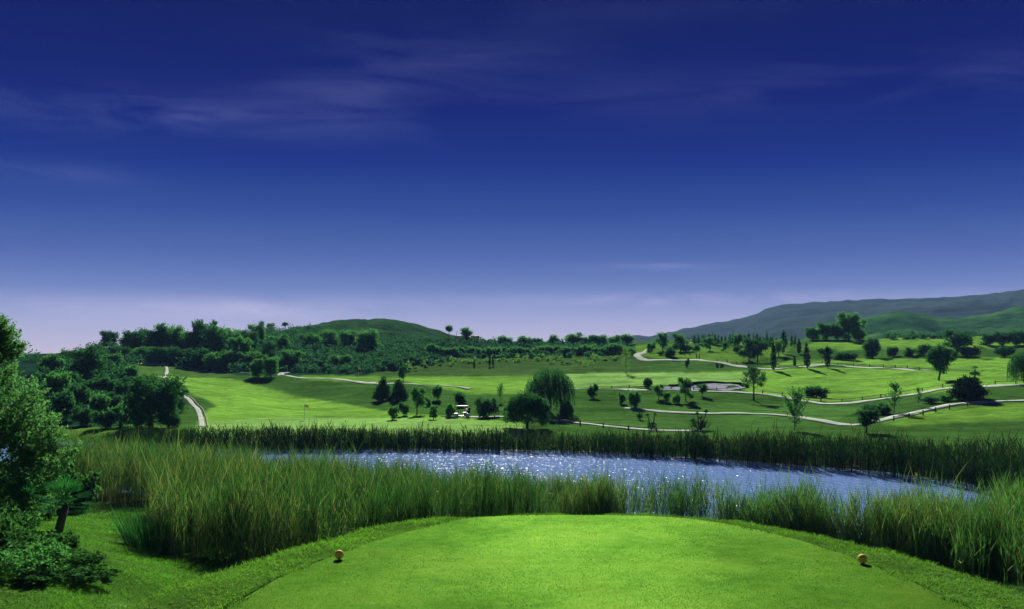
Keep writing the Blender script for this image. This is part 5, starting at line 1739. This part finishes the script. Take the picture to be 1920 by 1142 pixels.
def near_tree():
    g = np.random.default_rng(90)
    X, Y = -20.5, 40.0
    Z = float(ground(X, Y)[0])
    r = empty('leafy_tree', (X, Y, Z))
    r.scale = (.94, .94, .95)
    tag(r, 'big leafy tree with ragged crown filling the left edge', 'tree')
    lob = [(-.5, 0, 7.9, 1.1, 1.2, 1.0), (.35, 0, 8.45, .7, .7, .45), (.7, 0, 8.1, .6, .6, .4), (-.3, 0, 6.9, 1.3, 1.5, 1.3), (.6, 0, 7.6, .8, .9, .65), (-1.6, 0, 6.3, 1.3, 1.4, 1.2), (.5, .2, 5.2, 1.7, 1.8, 1.3), (1.5, -.2, 4.2, 1.5, 1.5, 1.1), (2.4, .2, 3.4, 1.2, 1.2, .9), (-1.2, -.4, 4.3, 1.8, 1.8, 1.4),
           (.4, -.8, 3.0, 1.8, 1.6, 1.1), (2.0, -.3, 2.3, 1.2, 1.2, .8), (-1.0, .2, 2.2, 1.7, 1.6, 1.0), (.9, 0, 1.5, 1.4, 1.4, .8), (1.0, 0, 7.5, .55, .6, .35), (-.6, 0, 7.9, .5, .5, .45), (1.7, 0, 1.4, .9, .9, .7)]
    mb = MB()
    mb.tube([(-.2, 0, -.2), (-.1, 0, 1.2), (.1, .1, 2.6), (.0, .1, 4.4), (-.1, 0, 6.2), (.1, 0, 8.2)], [.26, .2, .17, .13, .08, .03], 9)
    for l in lob:
        z0 = max(.8, l[2] - 1.6)
        p0, p2 = np.array((0, .05, z0)), np.array((l[0] * .9, l[1] * .9, l[2]))
        mb.tube([p0, (p0 + p2) / 2 + (0, 0, .15), p2], [.07, .05, .02], 6)
        for i in range(5):
            d = sphere_dirs(1, g)[0] * np.array(l[3:6]) * .95
            mb.tube([p2, p2 + d * .5 + (0, 0, .05), p2 + d], [.022, .014, .005], 4, False)
    link('trunk', mb.mesh('trunk', M['bark'], True), r)
    # leaves hang on short twigs
    w = np.array([l[3] * l[4] * l[5] for l in lob]) ** .7
    nt_ = 5600
    L_ = np.array(lob)[g.choice(len(lob), nt_, p=w / w.sum())]
    dd = sphere_dirs(nt_, g)
    rr_ = np.where(g.random(nt_) < .3, g.uniform(.2, .8, nt_), g.uniform(.75, 1.08, nt_))
    c = L_[:, :3] + dd * rr_[:, None] * L_[:, 3:6]
    kp = np.sin(c[:, 0] * 3.1 + 1) * np.sin(c[:, 1] * 2.7) * np.sin(c[:, 2] * 3.3 + .5) > -.22
    c, dd, nt_ = c[kp], dd[kp], int(kp.sum())
    tw = dd + np.array((0, 0, .7)) + .5 * g.normal(size=(nt_, 3))
    tw /= np.linalg.norm(tw, axis=1)[:, None]
    per = 15
    t = np.tile(np.linspace(-.5, .5, per), nt_)[:, None] * .42
    P = np.repeat(c, per, 0) + np.repeat(tw, per, 0) * t + g.normal(size=(nt_ * per, 3)) * .05
    D = np.repeat(tw, per, 0) + .9 * g.normal(size=(nt_ * per, 3))
    v, q = leaves(P, .12 * g.uniform(.5, 1.5, len(P)), .48, 0, g, D)
    link('crown', mesh_np('crown', v, [q], M['leaf_near']), r)


near_tree()
plant('fan_palm', 0, 0, 122, 150, 'dwarf fan palm nearest the lawn, right of a second palm', 'fan_palm', 'palm', 'dwarf fan palms by the left lawn', at=(-16.6, 37.0, float(ground(-16.6, 37.0)[0])), variant=0, rz=0)
plant('fan_palm', 0, 0, 112, 140, 'dwarf fan palm left of the one nearest the lawn', 'fan_palm', 'palm', 'dwarf fan palms by the left lawn', at=(-17.9, 37.8, float(ground(-17.9, 37.8)[0])), variant=1, rz=1.2)


def near_bush_mesh(seed, leaf, mk):
    g = np.random.default_rng(seed)
    lob = [(0, 0, .5, 1.0, 1.0, .55)] + [(1.0 * math.cos(a), 1.0 * math.sin(a), g.uniform(.3, .8), g.uniform(.4, .7), g.uniform(.4, .7), g.uniform(.35, .6)) for a in g.uniform(0, 6.28, 7)]
    p = crown_pts(lob, 330, 16, .085, g, .2, .02)
    v, q = leaves(p, leaf, .5, .2, g)
    return [('stems', trunk_mesh('stems', .6, .04, limbs_for(lob, .1, .5, .025, g, 6), g, 0, 3, .2)), ('foliage', mesh_np('foliage', v, [q], M[mk]))]


KIND['near_bush'] = [(near_bush_mesh(401, .15, 'leaf_shrub'), 1.2, 2.9), (near_bush_mesh(402, .12, 'leaf_mid'), 1.2, 2.9), (near_bush_mesh(403, .17, 'leaf_shrub'), 1.2, 2.9)]
for (px_, Y, h, w, lb) in ((45, 33.5, .42, 2.6, 'leafy shrub just below the two fan palms'), (-5, 35.5, .8, 2.6, 'tall shrub at the left edge under the fan palms'), (45, 30.5, .8, 2.8, 'low shrub spreading on the lawn at the lower left'),
                           (110, 29.5, .5, 2.2, 'low creeping shrub at the right end of the lower left shrubs'), (30, 28.0, .8, 2.6, 'low shrub in the bottom left corner'), (120, 27.6, .4, 2.4, 'lowest weedy shrub nearest the tee at the bottom left'), (-10, 31.5, 1.3, 2.6, 'dark shrub cut by the left edge of the picture low down'),
                           (10, 45.0, 2.2, 4.0, 'leafy shrub under the big left tree beside the reeds'), (85, 54.0, 2.6, 4.6, 'green shrub between the big left tree and the reed bed'), (55, 48.5, 1.5, 3.4, 'low green shrub behind the fan palms')):
    X = (px_ - 960) / F * Y
    plant('near_bush', 0, 0, h * F / Y, w * F / Y, lb, 'bush', 'bush', 'shrubs by the left lawn', at=(X, Y, float(ground(X, Y)[0]) - .05))

# ------------------------------------------------------------------ air
mb = MB()
mb.box((0, 0, 48), (6100, 6200, 132))
hz = mb.mesh('haze', None)
m, t, o = new_mat('air haze')
vol = t.nodes.new('ShaderNodeVolumePrincipled')
vol.inputs['Color'].default_value = (0.26, 0.52, 1.0, 1)
vol.inputs['Density'].default_value = 0.0001
vol.inputs['Anisotropy'].default_value = 0.0
t.links.new(vol.outputs[0], o.inputs['Volume'])
hz.materials.append(m)
ho = link('haze', hz, None)
tag(ho, 'faint blue haze in the air over the course', 'haze', kind='stuff')
